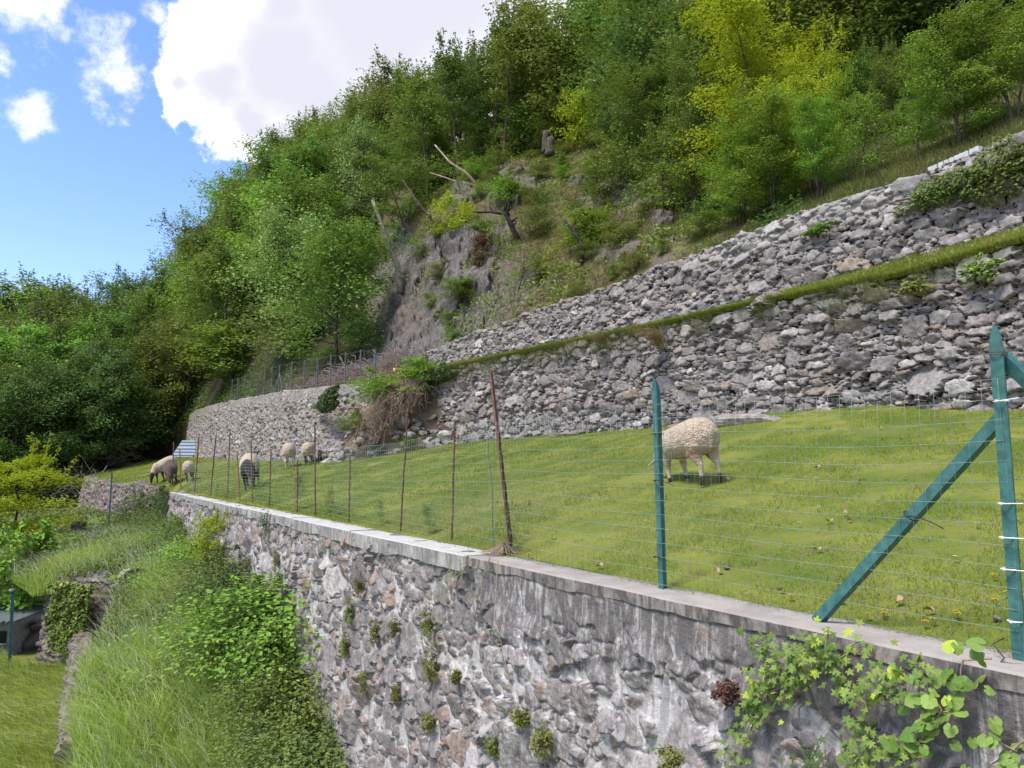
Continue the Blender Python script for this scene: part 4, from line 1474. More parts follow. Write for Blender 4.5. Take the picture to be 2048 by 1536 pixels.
# -- on the bare slope
spot_tree(905, 480, 372, BUSH, 1, M_LEAF_YELLOW, 'broadleaf_bush', 'bright yellow green bush at the top left of the rock face', .85, y0=25)
spot_tree(990, 520, 440, WISPY, 0, M_LEAF_MID, 'broadleaf_bush', 'green bush hanging from the rock face right of the reddish bush', 1.3, y0=25)
spot_tree(960, 535, 470, BUSH, 2, M_LEAF_RED, 'red_leaved_bush', 'dark red brown leaved bush on the rock face', .75, y0=25)
spot_tree(1078, 470, 405, BUSH, 0, M_LEAF_OLIVE, 'broadleaf_bush', 'olive green bush around the dead black branches in the middle of the slope', 1.0, y0=25)
spot_tree(1110, 585, 480, WISPY, 1, M_LEAF_YELLOW, 'ailanthus_sapling', 'yellow tipped sapling in the middle of the slope above the upper wall', .8, y0=25)
spot_tree(1025, 610, 545, WISPY, 0, M_LEAF_FRESH, 'ailanthus_sapling', 'light green sapling at the foot of the rock, left of the yellow tipped one', .9, y0=25)
spot_tree(1270, 545, 495, BUSH, 1, M_LEAF_OLIVE, 'broadleaf_bush', 'low dark green bush just above the upper wall, left of the pale rebuilt top', 1.3, y0=20)
spot_tree(1400, 480, 415, BUSH, 0, M_LEAF_MID, 'broadleaf_bush', 'bush in front of the dark hollow, at the left end of the pale wall top', 1.0, y0=18)
for k, (px, py, tp) in enumerate([(880, 560, 520), (860, 620, 580), (930, 600, 555), (1180, 520, 480), (1150, 420, 385), (1200, 350, 310), (1080, 360, 320), (960, 400, 360), (1330, 520, 480), (1000, 330, 300), (1260, 470, 440),
                                  (1120, 345, 315), (880, 480, 440), (845, 520, 480), (1080, 560, 525), (1150, 480, 445), (1290, 430, 395), (950, 480, 450), (1070, 410, 370), (1180, 390, 355), (980, 370, 335), (910, 690, 655), (1040, 650, 620), (1230, 560, 530), (1030, 400, 365), (1370, 380, 330), (1210, 430, 400), (900, 655, 620), (1150, 600, 560)]):
    spot_tree(px, py, tp, BUSH, k, [M_LEAF_OLIVE, M_LEAF_MID][k % 2], 'small_bush', 'small scrubby bush growing on the bare rocky slope', 1.1, 'small bushes on the bare slope', y0=20)

for k in range(28):
    a = rgT.uniform(-.15, .27); t = rgT.random() ** .9
    p = [float(v) for v in hill_par(a)]
    y = p[0] + .6 + t * (p[2] - p[0] - .6); x = a * y
    h_ = rgT.uniform(.5, 1.5)
    plant('small_bush', [BUSH, WISPY][k % 2], k, (x, y, float(H(x, y)) - .05), (h_ / 2.2 * 1.3, h_ / 2.2 * 1.3, h_ / 2.4), k, [M_LEAF_MID, M_LEAF_OLIVE, M_LEAF_FRESH][k % 3], M_BARK,
          'small scrubby bush growing on the bare rocky slope', 'bush', 'small bushes on the bare slope')
# bramble and scrub on the bank in front of the near wall: (s, n, height, width, leaf, label)
for k, (bs, bn, hgt, w, m, lab) in enumerate([
        (27.5, -.9, 1.6, 1.1, M_LEAF_DARK, 'large dark bramble bush hiding the far end of the near wall'),
        (25.2, -1.0, 1.0, 1.0, M_LEAF_BRAMBLE, 'bramble bush right of the large dark one, against the far end of the wall'),
        (10.1, -.65, 1.15, .8, M_LEAF_DARK, 'tall dark bramble reaching up to the reddish wall plant'),
        (18.2, -2.2, .5, 1.2, M_LEAF_BRAMBLE, 'small bramble in the grass right of the old garden wall')]):
    bx_, by_ = (float(v) for v in XY(bs, bn))
    sc = hgt / 1.35
    plant('bramble_bush', BRAMBLE, k, (bx_, by_, float(Zb(bs, bn)) - .1), (sc * w * .8 + .12, sc * w * .8 + .12, sc), k * 1.3, m, M_BARK, lab, 'bush', None, 'foliage', 'stem')
for k in range(34):
    bs = 6.2 + 18 * (k + rgT.random()) / 34 * (.55 + .45 * k / 34); bn = -.35 - 1.1 * rgT.random() ** 2.2
    hgt = rgT.uniform(.35, .95) * (1.15 if bn > -.8 else .6) * (1.25 if 7.5 < bs < 12 else 1)
    bx_, by_ = (float(v) for v in XY(bs, bn))
    sc = hgt / 1.35
    wd_ = rgT.uniform(.9, 1.7)
    plant('bramble_bush', BRAMBLE, k, (bx_, by_, float(Zb(bs, bn)) - .05), (sc * wd_, sc * wd_, sc), rgT.uniform(0, 6), [M_LEAF_BRAMBLE, M_LEAF_MID, M_LEAF_BRAMBLE, M_LEAF_FRESH, M_LEAF_OLIVE][k % 5], M_BARK,
          'straggling bramble clump in the long grass along the foot of the near wall', 'bush', 'brambles along the near wall', 'foliage', 'stem')
_x, _y = (float(v) for v in XY(14.6, -.75)); p = (_x, _y, float(Zb(14.6, -.75)) + .25)
plant('flowering_shrub', BUSH, 2, (p[0], p[1], p[2] - .05), (.35, .35, .62), .4, M_LEAF_YELLOW, M_BARK, 'small yellow flowering shrub against the near wall', 'bush', None, 'foliage', 'stem')
# the two bright trees at the left edge
x, y = at(45, 1000, 26)[:2]
ACACIA = [tree_mesh(700, 5.6, 1.75, .30, 44, 6, 90, .095, .35, stems=2, r0=.09, flat=.25, asp=.42, droop=.3)]
plant('acacia_tree', ACACIA, 0, (x - .2, y, -5.1), (1.25, 1.25, 1.02), .6, M_LEAF_YELLOW, M_BARK, 'bright yellow green feathery tree at the left edge, in front of the dark wood', 'tree')
x, y = at(22, 1100, 23)[:2]
FIG = [tree_mesh(701, 3.6, 1.3, .2, 26, 4, 30, .16, .5, stems=3, r0=.06, asp=.75, shape='oval')]
plant('large_leaved_shrub', FIG, 0, (x, y, -5.1), .90, 1.0, M_LEAF_FRESH, M_BARK, 'shrub with large light leaves below the yellow green tree at the left edge', 'bush', None, 'foliage', 'stem')


# ------------------------------------------------------------------ ivy, wall plants, flowers
def wall_pt(px, py, n=-.30):
    s, z, Y = on_plane(px, py, n)
    x, y = XY(s, n)
    return np.array([float(x), float(y), z]), s


OUT = -np.array([NV[0], NV[1], 0.0])
UP_ = np.array([0, 0, 1.0])


def ivy(name, vines, label, step=.035, ls=(.045, .085), mat=M_LEAF_IVY, shape='ivy', density=2.0):
    st = MB(); lf = MB()
    o0 = None
    PP, SS = [], []
    for v in vines:
        pts = np.array([wall_pt(*p)[0] for p in v])
        d = np.concatenate([[0], np.cumsum(np.linalg.norm(np.diff(pts, axis=0), axis=1))])
        k = max(4, int(d[-1] / step))
        q = np.linspace(0, d[-1], k)
        P = np.stack([np.interp(q, d, pts[:, j]) for j in range(3)], 1)
        P += np.cumsum(RNG.normal(size=P.shape) * .004, 0) + OUT * .02
        tube(st, P, np.linspace(.0055, .002, k), 5)
        m = int(k * density)
        i = RNG.integers(0, k, m)
        Lp = P[i] + RNG.normal(size=(m, 3)) * np.array([.035, .035, .045]) + OUT * (.02 + .06 * RNG.random((m, 1)))
        PP.append(Lp)
        z = ls[0] + (ls[1] - ls[0]) * RNG.random(m) ** 1.6
        SS.append(z)
    P = np.concatenate(PP); S = np.concatenate(SS) * .95
    nr = OUT[None] * 1.0 + np.array([0, 0, .75]) + RNG.normal(size=P.shape) * .38
    ax = np.array([0, 0, -1.0]) + RNG.normal(size=P.shape) * .8
    leaves(lf, P, S, nr, 1, .05, shape, np.clip(RNG.random(len(P)) * .95 + (RNG.random(len(P)) > .8) * .2, 0, 1), ax)
    c = P.mean(0)
    for mb in (st, lf):
        mb.v = [x - c for x in mb.v]
    o = empty(name, c)
    st.build('stem', M_TWIG_TAN, o); lf.build('foliage', mat, o, smooth=False)
    return tag(o, label, 'ivy')


ivy('ivy_plant', [[(1665, 1258), (1655, 1300), (1690, 1335), (1700, 1370), (1730, 1400), (1740, 1440), (1730, 1490), (1715, 1540)],
                  [(1515, 1290), (1560, 1310), (1600, 1335), (1650, 1325), (1700, 1345)], [(1560, 1320), (1530, 1360), (1515, 1400)],
                  [(1600, 1290), (1590, 1330), (1560, 1365), (1520, 1395), (1500, 1420)], [(1545, 1350), (1535, 1395), (1510, 1440), (1500, 1490), (1492, 1545)],
                  [(1690, 1320), (1725, 1288), (1750, 1300)], [(1720, 1370), (1780, 1385), (1830, 1360), (1842, 1320)], [(1740, 1390), (1790, 1372), (1810, 1390)],
                  [(1730, 1440), (1760, 1475), (1810, 1500), (1855, 1525)], [(1630, 1335), (1600, 1375), (1580, 1400)], [(1700, 1480), (1720, 1510), (1760, 1530)], [(1640, 1320), (1620, 1300), (1610, 1278)]],
    'light green ivy spreading over the near wall below the slanting green brace', density=4.2)
ivy('ivy_plant', [[(1830, 1350), (1870, 1390), (1900, 1410), (1880, 1450), (1850, 1500), (1840, 1540)], [(1990, 1318), (1935, 1322), (1930, 1360), (1905, 1400)], [(1850, 1440), (1890, 1425), (1925, 1435)],
                  [(2060, 1468), (2010, 1495), (1965, 1536)], [(2000, 1475), (2040, 1500)]],
    'sparse ivy with big round leaves at the bottom right corner of the near wall', ls=(.045, .10), density=1.9, shape='heart')
ivy('ivy_plant', [[(1640, 1490), (1625, 1520), (1612, 1545)], [(1655, 1500), (1650, 1540)], [(1600, 1515), (1625, 1530), (1650, 1530)]],
    'small dark ivy patch on the near wall at the bottom edge', mat=M_LEAF_IVYDARK, density=3.0)
ivy('bramble_vine', [[(945, 1118), (925, 1140), (905, 1165), (895, 1200), (885, 1230), (870, 1260)], [(935, 1130), (905, 1150)]],
    'thorny shoot hanging down over the joint between light and dark coping', ls=(.03, .05), mat=M_LEAF_BRAMBLE, density=1.6)
ivy('bramble_vine', [[(985, 1115), (965, 1160), (950, 1230), (940, 1300), (935, 1340)], [(1000, 1120), (992, 1220), (1010, 1320), (1022, 1420), (1035, 1500)]],
    'long thin trailing shoots hanging down the stained part of the near wall', ls=(.025, .05), mat=M_LEAF_BRAMBLE, density=.7)
ivy('ivy_plant', [[(540, 1022), (536, 1050), (540, 1080)], [(533, 1030), (530, 1062)]], 'dark ivy strand hanging at a coping joint of the near wall', ls=(.05, .08), mat=M_LEAF_IVYDARK, density=5, step=.03)


def wall_plant(px, py, w, h, mat, label, dense=420, group=None, drop=.35):
    c, s = wall_pt(px, py, -.28)
    lf = MB(); st = MB()
    ax = np.array([TV[0], TV[1], 0])
    PP = []
    nsp = int(10 + dense / 60)
    for i in range(nsp):                       # sprigs that start in the joint, arch out and hang or climb
        a = RNG.uniform(-.4, 3.6) if RNG.random() < .6 else RNG.uniform(-3.0, 0)
        l = RNG.uniform(.35, 1.15)
        e = ax * math.cos(a) * w * l + OUT * RNG.uniform(.03, .13) + UP_ * math.sin(a) * h * l
        s0_ = ax * RNG.normal() * w * .3 + UP_ * RNG.normal() * h * .3
        t = np.linspace(0, 1, 5)[:, None]
        P = s0_ + e * t + UP_ * (-drop * .25 * h * t ** 2) + OUT * (.05 * np.sin(np.pi * t))
        tube(st, P, [.004, .0035, .003, .0025, .0015], 4)
        m = int(dense / nsp)
        q = RNG.random(m)
        PP.append(np.stack([np.interp(q, t[:, 0], P[:, j_]) for j_ in range(3)], 1) + RNG.normal(size=(m, 3)) * .014)
    W_ = np.concatenate(PP); k = len(W_)
    leaves(lf, W_, .012 + .022 * RNG.random(k), OUT[None] * .6 + np.array([0, 0, .8]) + RNG.normal(size=(k, 3)) * .6, .6)
    o = empty('wall_plant', c)
    st.build('stem', M_TWIG, o); lf.build('foliage', mat, o, smooth=False)
    return tag(o, label, 'plant', group)


WP = [(706, 1225, .13, .20, 'reddish wall plant beside the bramble, leftmost on the stone face'), (729, 1176, .06, .13, 'narrow wall plant under the light coping'),
      (759, 1262, .08, .11, 'small green plant in the wall between two larger tufts'), (802, 1255, .06, .12, 'narrow green tuft on the wall left of the dense round one'),
      (869, 1245, .10, .14, 'dense round green tuft below the thorny shoot'), (875, 1320, .13, .20, 'largest green and rust tuft in the middle of the wall'),
      (740, 1362, .11, .14, 'yellowish round tuft low on the wall at the bramble edge'), (806, 1386, .09, .10, 'flat green tuft low on the wall'), (869, 1440, .09, .09, 'green tuft near the bottom of the wall'),
      (923, 1352, .05, .06, 'small rusty tuft beside the dark oval stone'), (1053, 1432, .07, .07, 'rusty green tuft above the dark hole in the wall'), (1100, 1478, .13, .15, 'leafy plant growing out of the dark hole in the wall'),
      (1002, 1490, .07, .08, 'small tuft near the bottom, left of the dark hole'), (1472, 1378, .055, .06, 'rust coloured tuft left of the light green ivy'), (1365, 1515, .10, .08, 'low green tuft at the bottom edge'),
      (700, 1290, .12, .2, 'green plant spilling from the bramble on to the wall'), (560, 1120, .10, .2, 'green growth on the far part of the wall below the coping')]
for k, (px, py, w, h, lab) in enumerate(WP):
    wall_plant(px, py, w, h, M_LEAF_RED if 'rust col' in lab else M_LEAF_WALLFERN if k % 3 else M_LEAF_OLIVE, lab, 380 + 2600 * w)
# green growth and dry tufts on the terrace walls
for k, (px, py, n, w, h, mat, lab) in enumerate([
        (1320, 690, N2 - .3, .28, .30, 'dry', 'long tan tuft of dry grass hanging on the tall terrace wall'),
        (1205, 685, N2 - .3, .14, .16, 'dry', 'short yellowish grass tuft on the tall terrace wall, left of the long tan one')]):
    s, z, Y = on_plane(px, py, n)
    x, y = XY(s, n)
    mb = MB(); m = 260
    P = np.array([float(x), float(y), z])[None] + RNG.normal(size=(m, 3)) * np.array([.06, .06, .05])
    c = P.mean(0)
    blades(mb, P - c, h * (1.1 + RNG.random(m)), .012, spread(m) * .5 - NV[None] * .9, 1.2 + .5 * RNG.random(m), 3)
    o = mb.build('grass_tuft', M_GRASS_DRY, smooth=False, loc=tuple(c))
    tag(o, lab, 'grass tuft')


def creeper(px, py, plane_n, w, h, mat, label, k, size, name='creeper', out=.25, loc=None):
    """a mat of leaves hugging a wall or slope"""
    if loc is None:
        s, z, Y = on_plane(px, py, plane_n)
        x, y = XY(s, plane_n)
        loc = np.array([float(x), float(y), z])
    lf = MB(); st = MB()
    th = RNG.random(k) * 6.283; r = RNG.random(k) ** .55
    edge = .78 + .75 * fbm(np.cos(th) * 2.2, np.sin(th) * 2.2, 4, int(px))
    u = np.cos(th) * r * w * edge; v = np.sin(th) * r * h * edge
    o_ = out * RNG.random(k) * (1 - r ** 2 * .7) + .10 * fbm(u * 3, v * 3, 3, 7)
    ax = np.array([TV[0], TV[1], 0])
    P = u[:, None] * ax + v[:, None] * np.array([0, 0, 1.0]) + o_[:, None] * OUT
    leaves(lf, P, size * (.7 + .6 * RNG.random(k)), OUT[None] * .8 + np.array([0, 0, .9]) + RNG.normal(size=(k, 3)) * .4, .7)
    for i in range(14):
        a = RNG.random() * 6.28
        e = ax * math.cos(a) * w * .8 + np.array([0, 0, math.sin(a) * h * .8])
        tube(st, np.stack([OUT * .0, e * .5 + OUT * .04, e + OUT * .05]), [.012, .009, .005], 4)
    o = empty(name, loc)
    st.build('stem', M_BARK, o); lf.build('foliage', mat, o, smooth=False)
    return tag(o, label, 'ivy' if 'ivy' in name else 'creeper')


creeper(660, 797, 4.75, 1.9, .46, M_LEAF_IVYDARK, 'dark grey green ivy mat on the top of the pale retaining wall', 4200, .10, 'ivy_mat')
creeper(888, 746, N2 - .25, 1.3, .38, M_LEAF_IVYDARK, 'dark ivy mat at the left end of the tall terrace wall', 1600, .085, 'ivy_mat')
creeper(1985, 350, N3 - .2, 1.1, .48, M_LEAF_BRAMBLE, 'dark bramble hanging over the upper wall at the right edge', 3400, .055, 'bramble_mat', .3)
creeper(1860, 392, N3 - .2, .8, .3, M_LEAF_BRAMBLE, 'bramble on the upper wall, left of the larger one at the right edge', 1200, .05, 'bramble_mat', .22)
creeper(1640, 460, N3 - .2, .45, .16, M_LEAF_MID, 'thin green creeper under the pale rebuilt wall top', 600, .06, 'creeper', .15)
creeper(1960, 540, N2 - .3, .35, .20, M_LEAF_IVY, 'light green ivy near the top of the tall terrace wall at the right', 380, .06, 'ivy_mat', .12)
creeper(1830, 575, N2 - .3, .35, .14, M_LEAF_WALLFERN, 'mossy creeper along the top of the tall terrace wall', 420, .05, 'creeper', .12)


def flower(kind, x, y, z):
    mb = MB(); sm = MB()
    r = {'dandelion': .020, 'daisy': .014}[kind]
    hgt = .045
    tube(sm, [(0, 0, -.01), (.004, 0, hgt * .5), (.006, 0, hgt)], [.002, .0018, .0015], 4)
    k = 12
    a = np.arange(k) / k * 2 * np.pi
    for lay in range(2 if kind == 'dandelion' else 1):
        rr = r * (1 - .4 * lay)
        for t in a:
            d = np.array([math.cos(t), math.sin(t), 0]); pz = np.array([-math.sin(t), math.cos(t), 0]) * rr * .26
            b = np.array([.006, 0, hgt + .003 * lay])
            mb.add([b, b + d * rr * .6 - pz + np.array([0, 0, .004]), b + d * rr + np.array([0, 0, .002]), b + d * rr * .6 + pz + np.array([0, 0, .004])], np.array([[0, 1, 2, 3]]))
    return mb, sm


FL = {}
for kind, pm in (('dandelion', M_PETAL_Y), ('daisy', M_PETAL_W)):
    mb, sm = flower(kind, 0, 0, 0)
    FL[kind] = (mb.mesh('petals', pm, False), sm.mesh('stem', M_GRASS_TALL))


def put_flower(kind, px, py, label, group, sc=1.0):
    p = hit(px, py, f_meadow, 3)
    o = empty(kind, (p[0], p[1], p[2]), RNG.random() * 6, sc)
    part('petals', FL[kind][0], o); part('stem', FL[kind][1], o)
    tag(o, label, 'flower', group)


for px, py in [(1582, 1206), (1685, 1212), (1735, 1245), (1770, 1240), (1768, 1243), (1850, 1262), (1869, 1257), (1916, 1245), (1917, 1250), (2013, 1202), (1995, 1218), (2040, 1205), (1988, 1165)]:
    put_flower('dandelion', px, py, 'yellow dandelion close behind the near coping, between the slanting strut and corner post', 'dandelions behind the near coping', .95)
for px, py in [(1160, 990), (1180, 995), (1200, 993), (1215, 990), (1225, 998), (1195, 985), (1257, 953), (1455, 892), (1100, 1080), (1060, 1150), (1130, 1010), (1340, 880), (1700, 900), (1530, 930), (1230, 960), (1800, 880)]:
    put_flower('dandelion', px + RNG.uniform(-6, 6), py, 'small yellow flower out in the meadow turf', 'yellow flowers in the meadow', 1.4)
for k in range(46):
    px = RNG.uniform(560, 2030); py = RNG.uniform(870, 1150)
    if py > 950 + (px - 560) * .15:
        continue
    put_flower('daisy', px, py, 'tiny white daisy in the meadow turf', 'daisies in the meadow', 1.1)
# fallen leaves and pale stones in the turf
lfm = MB()
a = np.linspace(0, 2 * np.pi, 11)[:-1]
ring = np.stack([np.cos(a) * .032, np.sin(a) * .016 * (1 + .3 * np.sin(3 * a)), .012 * np.sin(2 * a) + .01], 1)
lfm.add(np.concatenate([ring, [[0, 0, .004]]]), np.array([[i, (i + 1) % 10, 10] for i in range(10)]))
LFM = lfm.mesh('fallen_leaf', M_DRYLEAF)
for px, py in [(1456, 962), (1718, 968), (1700, 1048), (1660, 1050), (1635, 1108), (1480, 860), (1636, 940), (1560, 1190), (1800, 1215), (1200, 1140), (1440, 1150), (1860, 1235), (1330, 1000), (1925, 850), (1760, 860), (1690, 1035)]:
    p = hit(px, py, f_meadow, 3)
    o = bpy.data.objects.new('fallen_leaf', LFM); COL.objects.link(o)
    o.location = (p[0], p[1], p[2] + .03); o.rotation_euler = (RNG.normal() * .4, RNG.normal() * .4, RNG.random() * 6)
    tag(o, 'curled brown fallen leaf lying in the meadow grass', 'leaf', 'fallen leaves in the meadow')


# ------------------------------------------------------------------ fences
def fence_pt(px, py, n=.02):
    s, z, Y = on_plane(px, py, n)
    return s, z


def P3(s, n, z):
    x, y = XY(s, n)
    return np.array([float(x), float(y), float(z)])


AX_S = np.array([TV[0], TV[1], 0.0]); AX_N = np.array([NV[0], NV[1], 0.0]); UP = np.array([0, 0, 1.0])


def t_profile(mb, p0, p1, w=.045, d=.045, th=.006, pointed=True):
    """T-section steel picket with a pointed head"""
    ax = unit(p1 - p0)
    n = unit(AX_N - ax * (AX_N @ ax)); s = np.cross(n, ax)
    prof = [(-w / 2, -th), (w / 2, -th), (w / 2, 0), (th * .7, 0), (th * .5, d), (-th * .5, d), (-th * .7, 0), (-w / 2, 0)]
    L = np.linalg.norm(p1 - p0)
    rows = []
    for t, k in ((0, 1.0), (L - .09 if pointed else L, 1.0)) + (((L - .03, .62), (L, .22)) if pointed else ()):
        rows.append([p0 + ax * t + s * a * k + n * b * (k if b > 0 else 1) for a, b in prof])
    V = np.array(rows).reshape(-1, 3)
    m = len(prof); R_ = len(rows)
    f = np.array([[i * m + j, i * m + (j + 1) % m, (i + 1) * m + (j + 1) % m, (i + 1) * m + j] for i in range(R_ - 1) for j in range(m)])
    mb.add(V, [f, np.array([list(range(m))[::-1], list(range((R_ - 1) * m, R_ * m))])])


def l_profile(mb, p0, p1, w=.05, th=.006, side=None):
    ax = unit(p1 - p0)
    n = unit((AX_N if side is None else side) - ax * ((AX_N if side is None else side) @ ax)); s = np.cross(n, ax)
    prof = [(-w / 2, -th), (w / 2, -th), (w / 2, w), (w / 2 - th, w), (w / 2 - th, 0), (-w / 2, 0)]
    V = np.array([[p + s * a + n * b for a, b in prof] for p in (p0, p1)]).reshape(-1, 3)
    m = len(prof)
    f = np.array([[j, (j + 1) % m, m + (j + 1) % m, m + j] for j in range(m)])
    mb.add(V, [f, np.array([list(range(m))[::-1], list(range(m, 2 * m))])])


def tie(parent, c, length, mat, droop=.0, ang=0.0, r=.0025, loop=.034):
    """cable tie: a loop round the post and a free tail"""
    mb = MB()
    a = np.linspace(0, 2 * np.pi, 15)
    tube(mb, np.stack([c + AX_S * math.cos(t) * loop + AX_N * (math.sin(t) * loop + .01) for t in a]), r * 1.2, 5)
    tl = np.linspace(0, 1, 6)
    d = -AX_S * math.cos(ang) + UP * math.sin(ang) - AX_N * .25
    tube(mb, np.stack([c - AX_N * loop * .8 + d * length * t - UP * droop * t * t for t in tl]), r, 5)
    box(mb, c - AX_N * loop, (.006, .006, .005))
    mb.v = [v - np.array(parent.location) for v in mb.v]
    return mb.build('cable_tie', mat, parent)


def at_origin(mb, c):
    mb.v = [v - c for v in mb.v]
    return mb


# green pickets standing on the coping
s1, z1 = fence_pt(1323, 1180, -.02); sT, zT = fence_pt(1309, 758, -.02)
pA = P3(s1, -.02, -.84); pB = P3(sT, -.02, zT)
o = empty('fence_post', pA)
mb = MB(); t_profile(mb, pA, pB, .05, .05, .007); at_origin(mb, pA).build('picket', M_POST, o, smooth=False)
for py, ln, dr in ((868, .03, 0), (961, .26, .03), (1113, .22, .01)):
    s_, z_ = fence_pt(1318, py, -.02)
    tie(o, P3(s_, -.03, z_), ln, M_BLACK, dr)
tag(o, 'green painted steel picket on the grey coping, in front of the big cream sheep', 'fence post')
s2, z2 = fence_pt(2040, 1312, -.02); sT2, zT2 = fence_pt(1990, 652, -.02)
qA = P3(s2, -.02, -.84); qB = P3(sT2, -.02, zT2)
o2 = empty('fence_post', qA)
mb = MB(); t_profile(mb, qA, qB, .058, .055, .008); at_origin(mb, qA).build('picket', M_POST, o2, smooth=False)
for py, ln, px in ((803, .10, 2003), (1007, .10, 2012), (1075, .13, 2015), (1138, .12, 2018), (1242, .02, 2032)):
    s_, z_ = fence_pt(px, py, -.02)
    t_ = tie(o2, P3(s_, -.03, z_), ln, M_WHITE, 0, .05, .0026, .031); t_['label'] = 'white cable tie with a loose tail'
s_, z_ = fence_pt(1994, 712, -.02)
mb = MB(); a = np.linspace(0, 12.6, 40); tube(mb, np.stack([P3(s_, -.02, z_) + AX_S * math.cos(t) * .036 + AX_N * (math.sin(t) * .036 + .01) + UP * (.0016 * t) for t in a]), .0022, 5)
at_origin(mb, qA).build('wire_binding', M_RUST, o2)
# struts of the corner post
s3, z3 = fence_pt(1630, 1240, -.06); s4, z4 = fence_pt(1999, 834, .03)
bA = P3(s3, -.06, -.83); bB = P3(s4, .03, z4)
mb = MB(); l_profile(mb, bA, bB, .052, .006); so_ = at_origin(mb, qA).build('strut', M_POST, o2, smooth=False); so_['label'] = 'slanting green angle iron strut'
mb = MB(); c = bA + (bB - bA) * .56
a = np.linspace(0, 2 * np.pi, 13)
ux = unit(np.cross(AX_N, bB - bA))
tube(mb, np.stack([c + ux * math.cos(t) * .034 + AX_N * math.sin(t) * .034 for t in a]), .003, 5)
tube(mb, np.stack([c - AX_N * .03 - AX_S * .18 * t - UP * .05 * t * t for t in np.linspace(0, 1, 6)]), .003, 5)
at_origin(mb, qA).build('cable_tie', M_BLACK, o2)
w0 = qA + (qB - qA) * .93
w1 = w0 - AX_S * .62 - UP * 1.0 + AX_N * .02
w1 = P3(SN(w1[0], w1[1])[0] - .0, .15, w0[2] - 1.2)
w1 = qA - AX_S * .75 + AX_N * .35 + UP * .35
mb = MB(); l_profile(mb, w0 + AX_N * .03, w1, .05, .006, AX_S); so_ = at_origin(mb, qA).build('strut', M_POST, o2, smooth=False); so_['label'] = 'second strut running down behind the post'
mb = MB(); tube(mb, np.stack([qA + np.array(v) for v in ((-.05, .02, .10), (-.085, .05, .07), (-.07, .0, .02), (-.10, -.02, .008), (-.06, -.05, .006), (-.02, -.05, .006))]), .0032, 5)
at_origin(mb, qA).build('cable_tie', M_BLACK, o2)
tag(o2, 'tall green corner picket with white cable ties and a long slanting strut', 'fence post')

# rusty rods along the light coping
RODS = [(345, 967, 347.5, 885), (362.6, 971, 359.5, 899), (389, 979, 398, 875), (421, 982, 432, 870), (455, 989, 460, 865), (481, 1000, 474, 906), (506, 998, 502, 878),
        (539, 1008, 542, 899), (595, 1024, 595, 919), (631, 1026, 629.5, 847), (698, 1038, 700.6, 905), (799, 1072, 816, 817), (903, 1092, 909.7, 838), (1026, 1112, 980, 744)]
RODLAB = ['rusty rod at the far end of the fence, before the dark brown sheep', 'short thin rod right of the dark brown sheep', 'rusty rod beside the small black legged sheep', 'rusty rod leaning right, next after the small black legged sheep',
          'grey brown rod midway between the small sheep and the black faced one', 'short rod crossing the black head of the grazing black faced sheep', 'rusty rod crossing the body of the black faced sheep', 'rod right of the black faced sheep',
          'short rod wrapped by a dry weed', 'tall rusty rod in front of the pair of sheep by the wall', 'short rod between the tall ones, right of the sheep pair', 'tall rusty rod leaning right, before the brush heap',
          'upright rusty rod in the middle of the fence', 'tallest rusty post, leaning left over a thorny weed']
for (bx, by, tx_, ty_), lab in zip(RODS, RODLAB):
    nn = .16
    sb, zb_ = fence_pt(bx, by, nn); st_, zt_ = fence_pt(tx_, ty_, nn)
    pa = P3(sb, nn, min(zb_, float(Zm(sb, nn)) + .02) - .12); pb = P3(st_, nn, zt_)
    o = empty('fence_post', pa)
    mb = MB()
    big_ = 'tallest' in lab
    r = .0085 + .0004 * pa[1]
    k = 26
    t = np.linspace(0, 1, k)
    if big_:
        t_profile(mb, pa, pb, .032, .032, .006, False)
    else:
        pts = pa[None] + (pb - pa)[None] * t[:, None] + (RNG.normal(size=(k, 3)) * .002)
        tube(mb, pts, r * (1 + .08 * np.sin(np.arange(k) * 2.0)), 6)
    at_origin(mb, pa).build('rod', M_RUST, o)
    mb = MB()                                # wire loops tying the mesh to the rod
    for q in np.linspace(.25, .95, 4):
        c = pa + (pb - pa) * q
        a = np.linspace(0, 2 * np.pi, 9)
        tube(mb, np.stack([c + AX_S * math.cos(v) * (r + .006) + AX_N * math.sin(v) * (r + .006) for v in a]), .0022, 4)
    at_origin(mb, pa).build('wire_binding', M_WIRE, o)
    if big_:
        s_, z_ = fence_pt(1003, 903, nn)
        tie(o, P3(s_, nn - .01, z_), .34, M_BLACK, 0, 0, .003, .022)
    tag(o, lab, 'fence post')
# thin green stake
pa = P3(*[fence_pt(990, 1105, .16)[0], .16, -.85]); st_, zt_ = fence_pt(977, 872, .16)
mb = MB(); tube(mb, np.stack([pa + (P3(st_, .16, zt_) - pa) * t + AX_S * .02 * math.sin(t * 9) for t in np.linspace(0, 1, 14)]), .005, 5)
o = at_origin(mb, pa).build('fence_stake', M_POST, loc=tuple(pa)); tag(o, 'thin bent green stake just left of the tallest rusty post', 'stake')


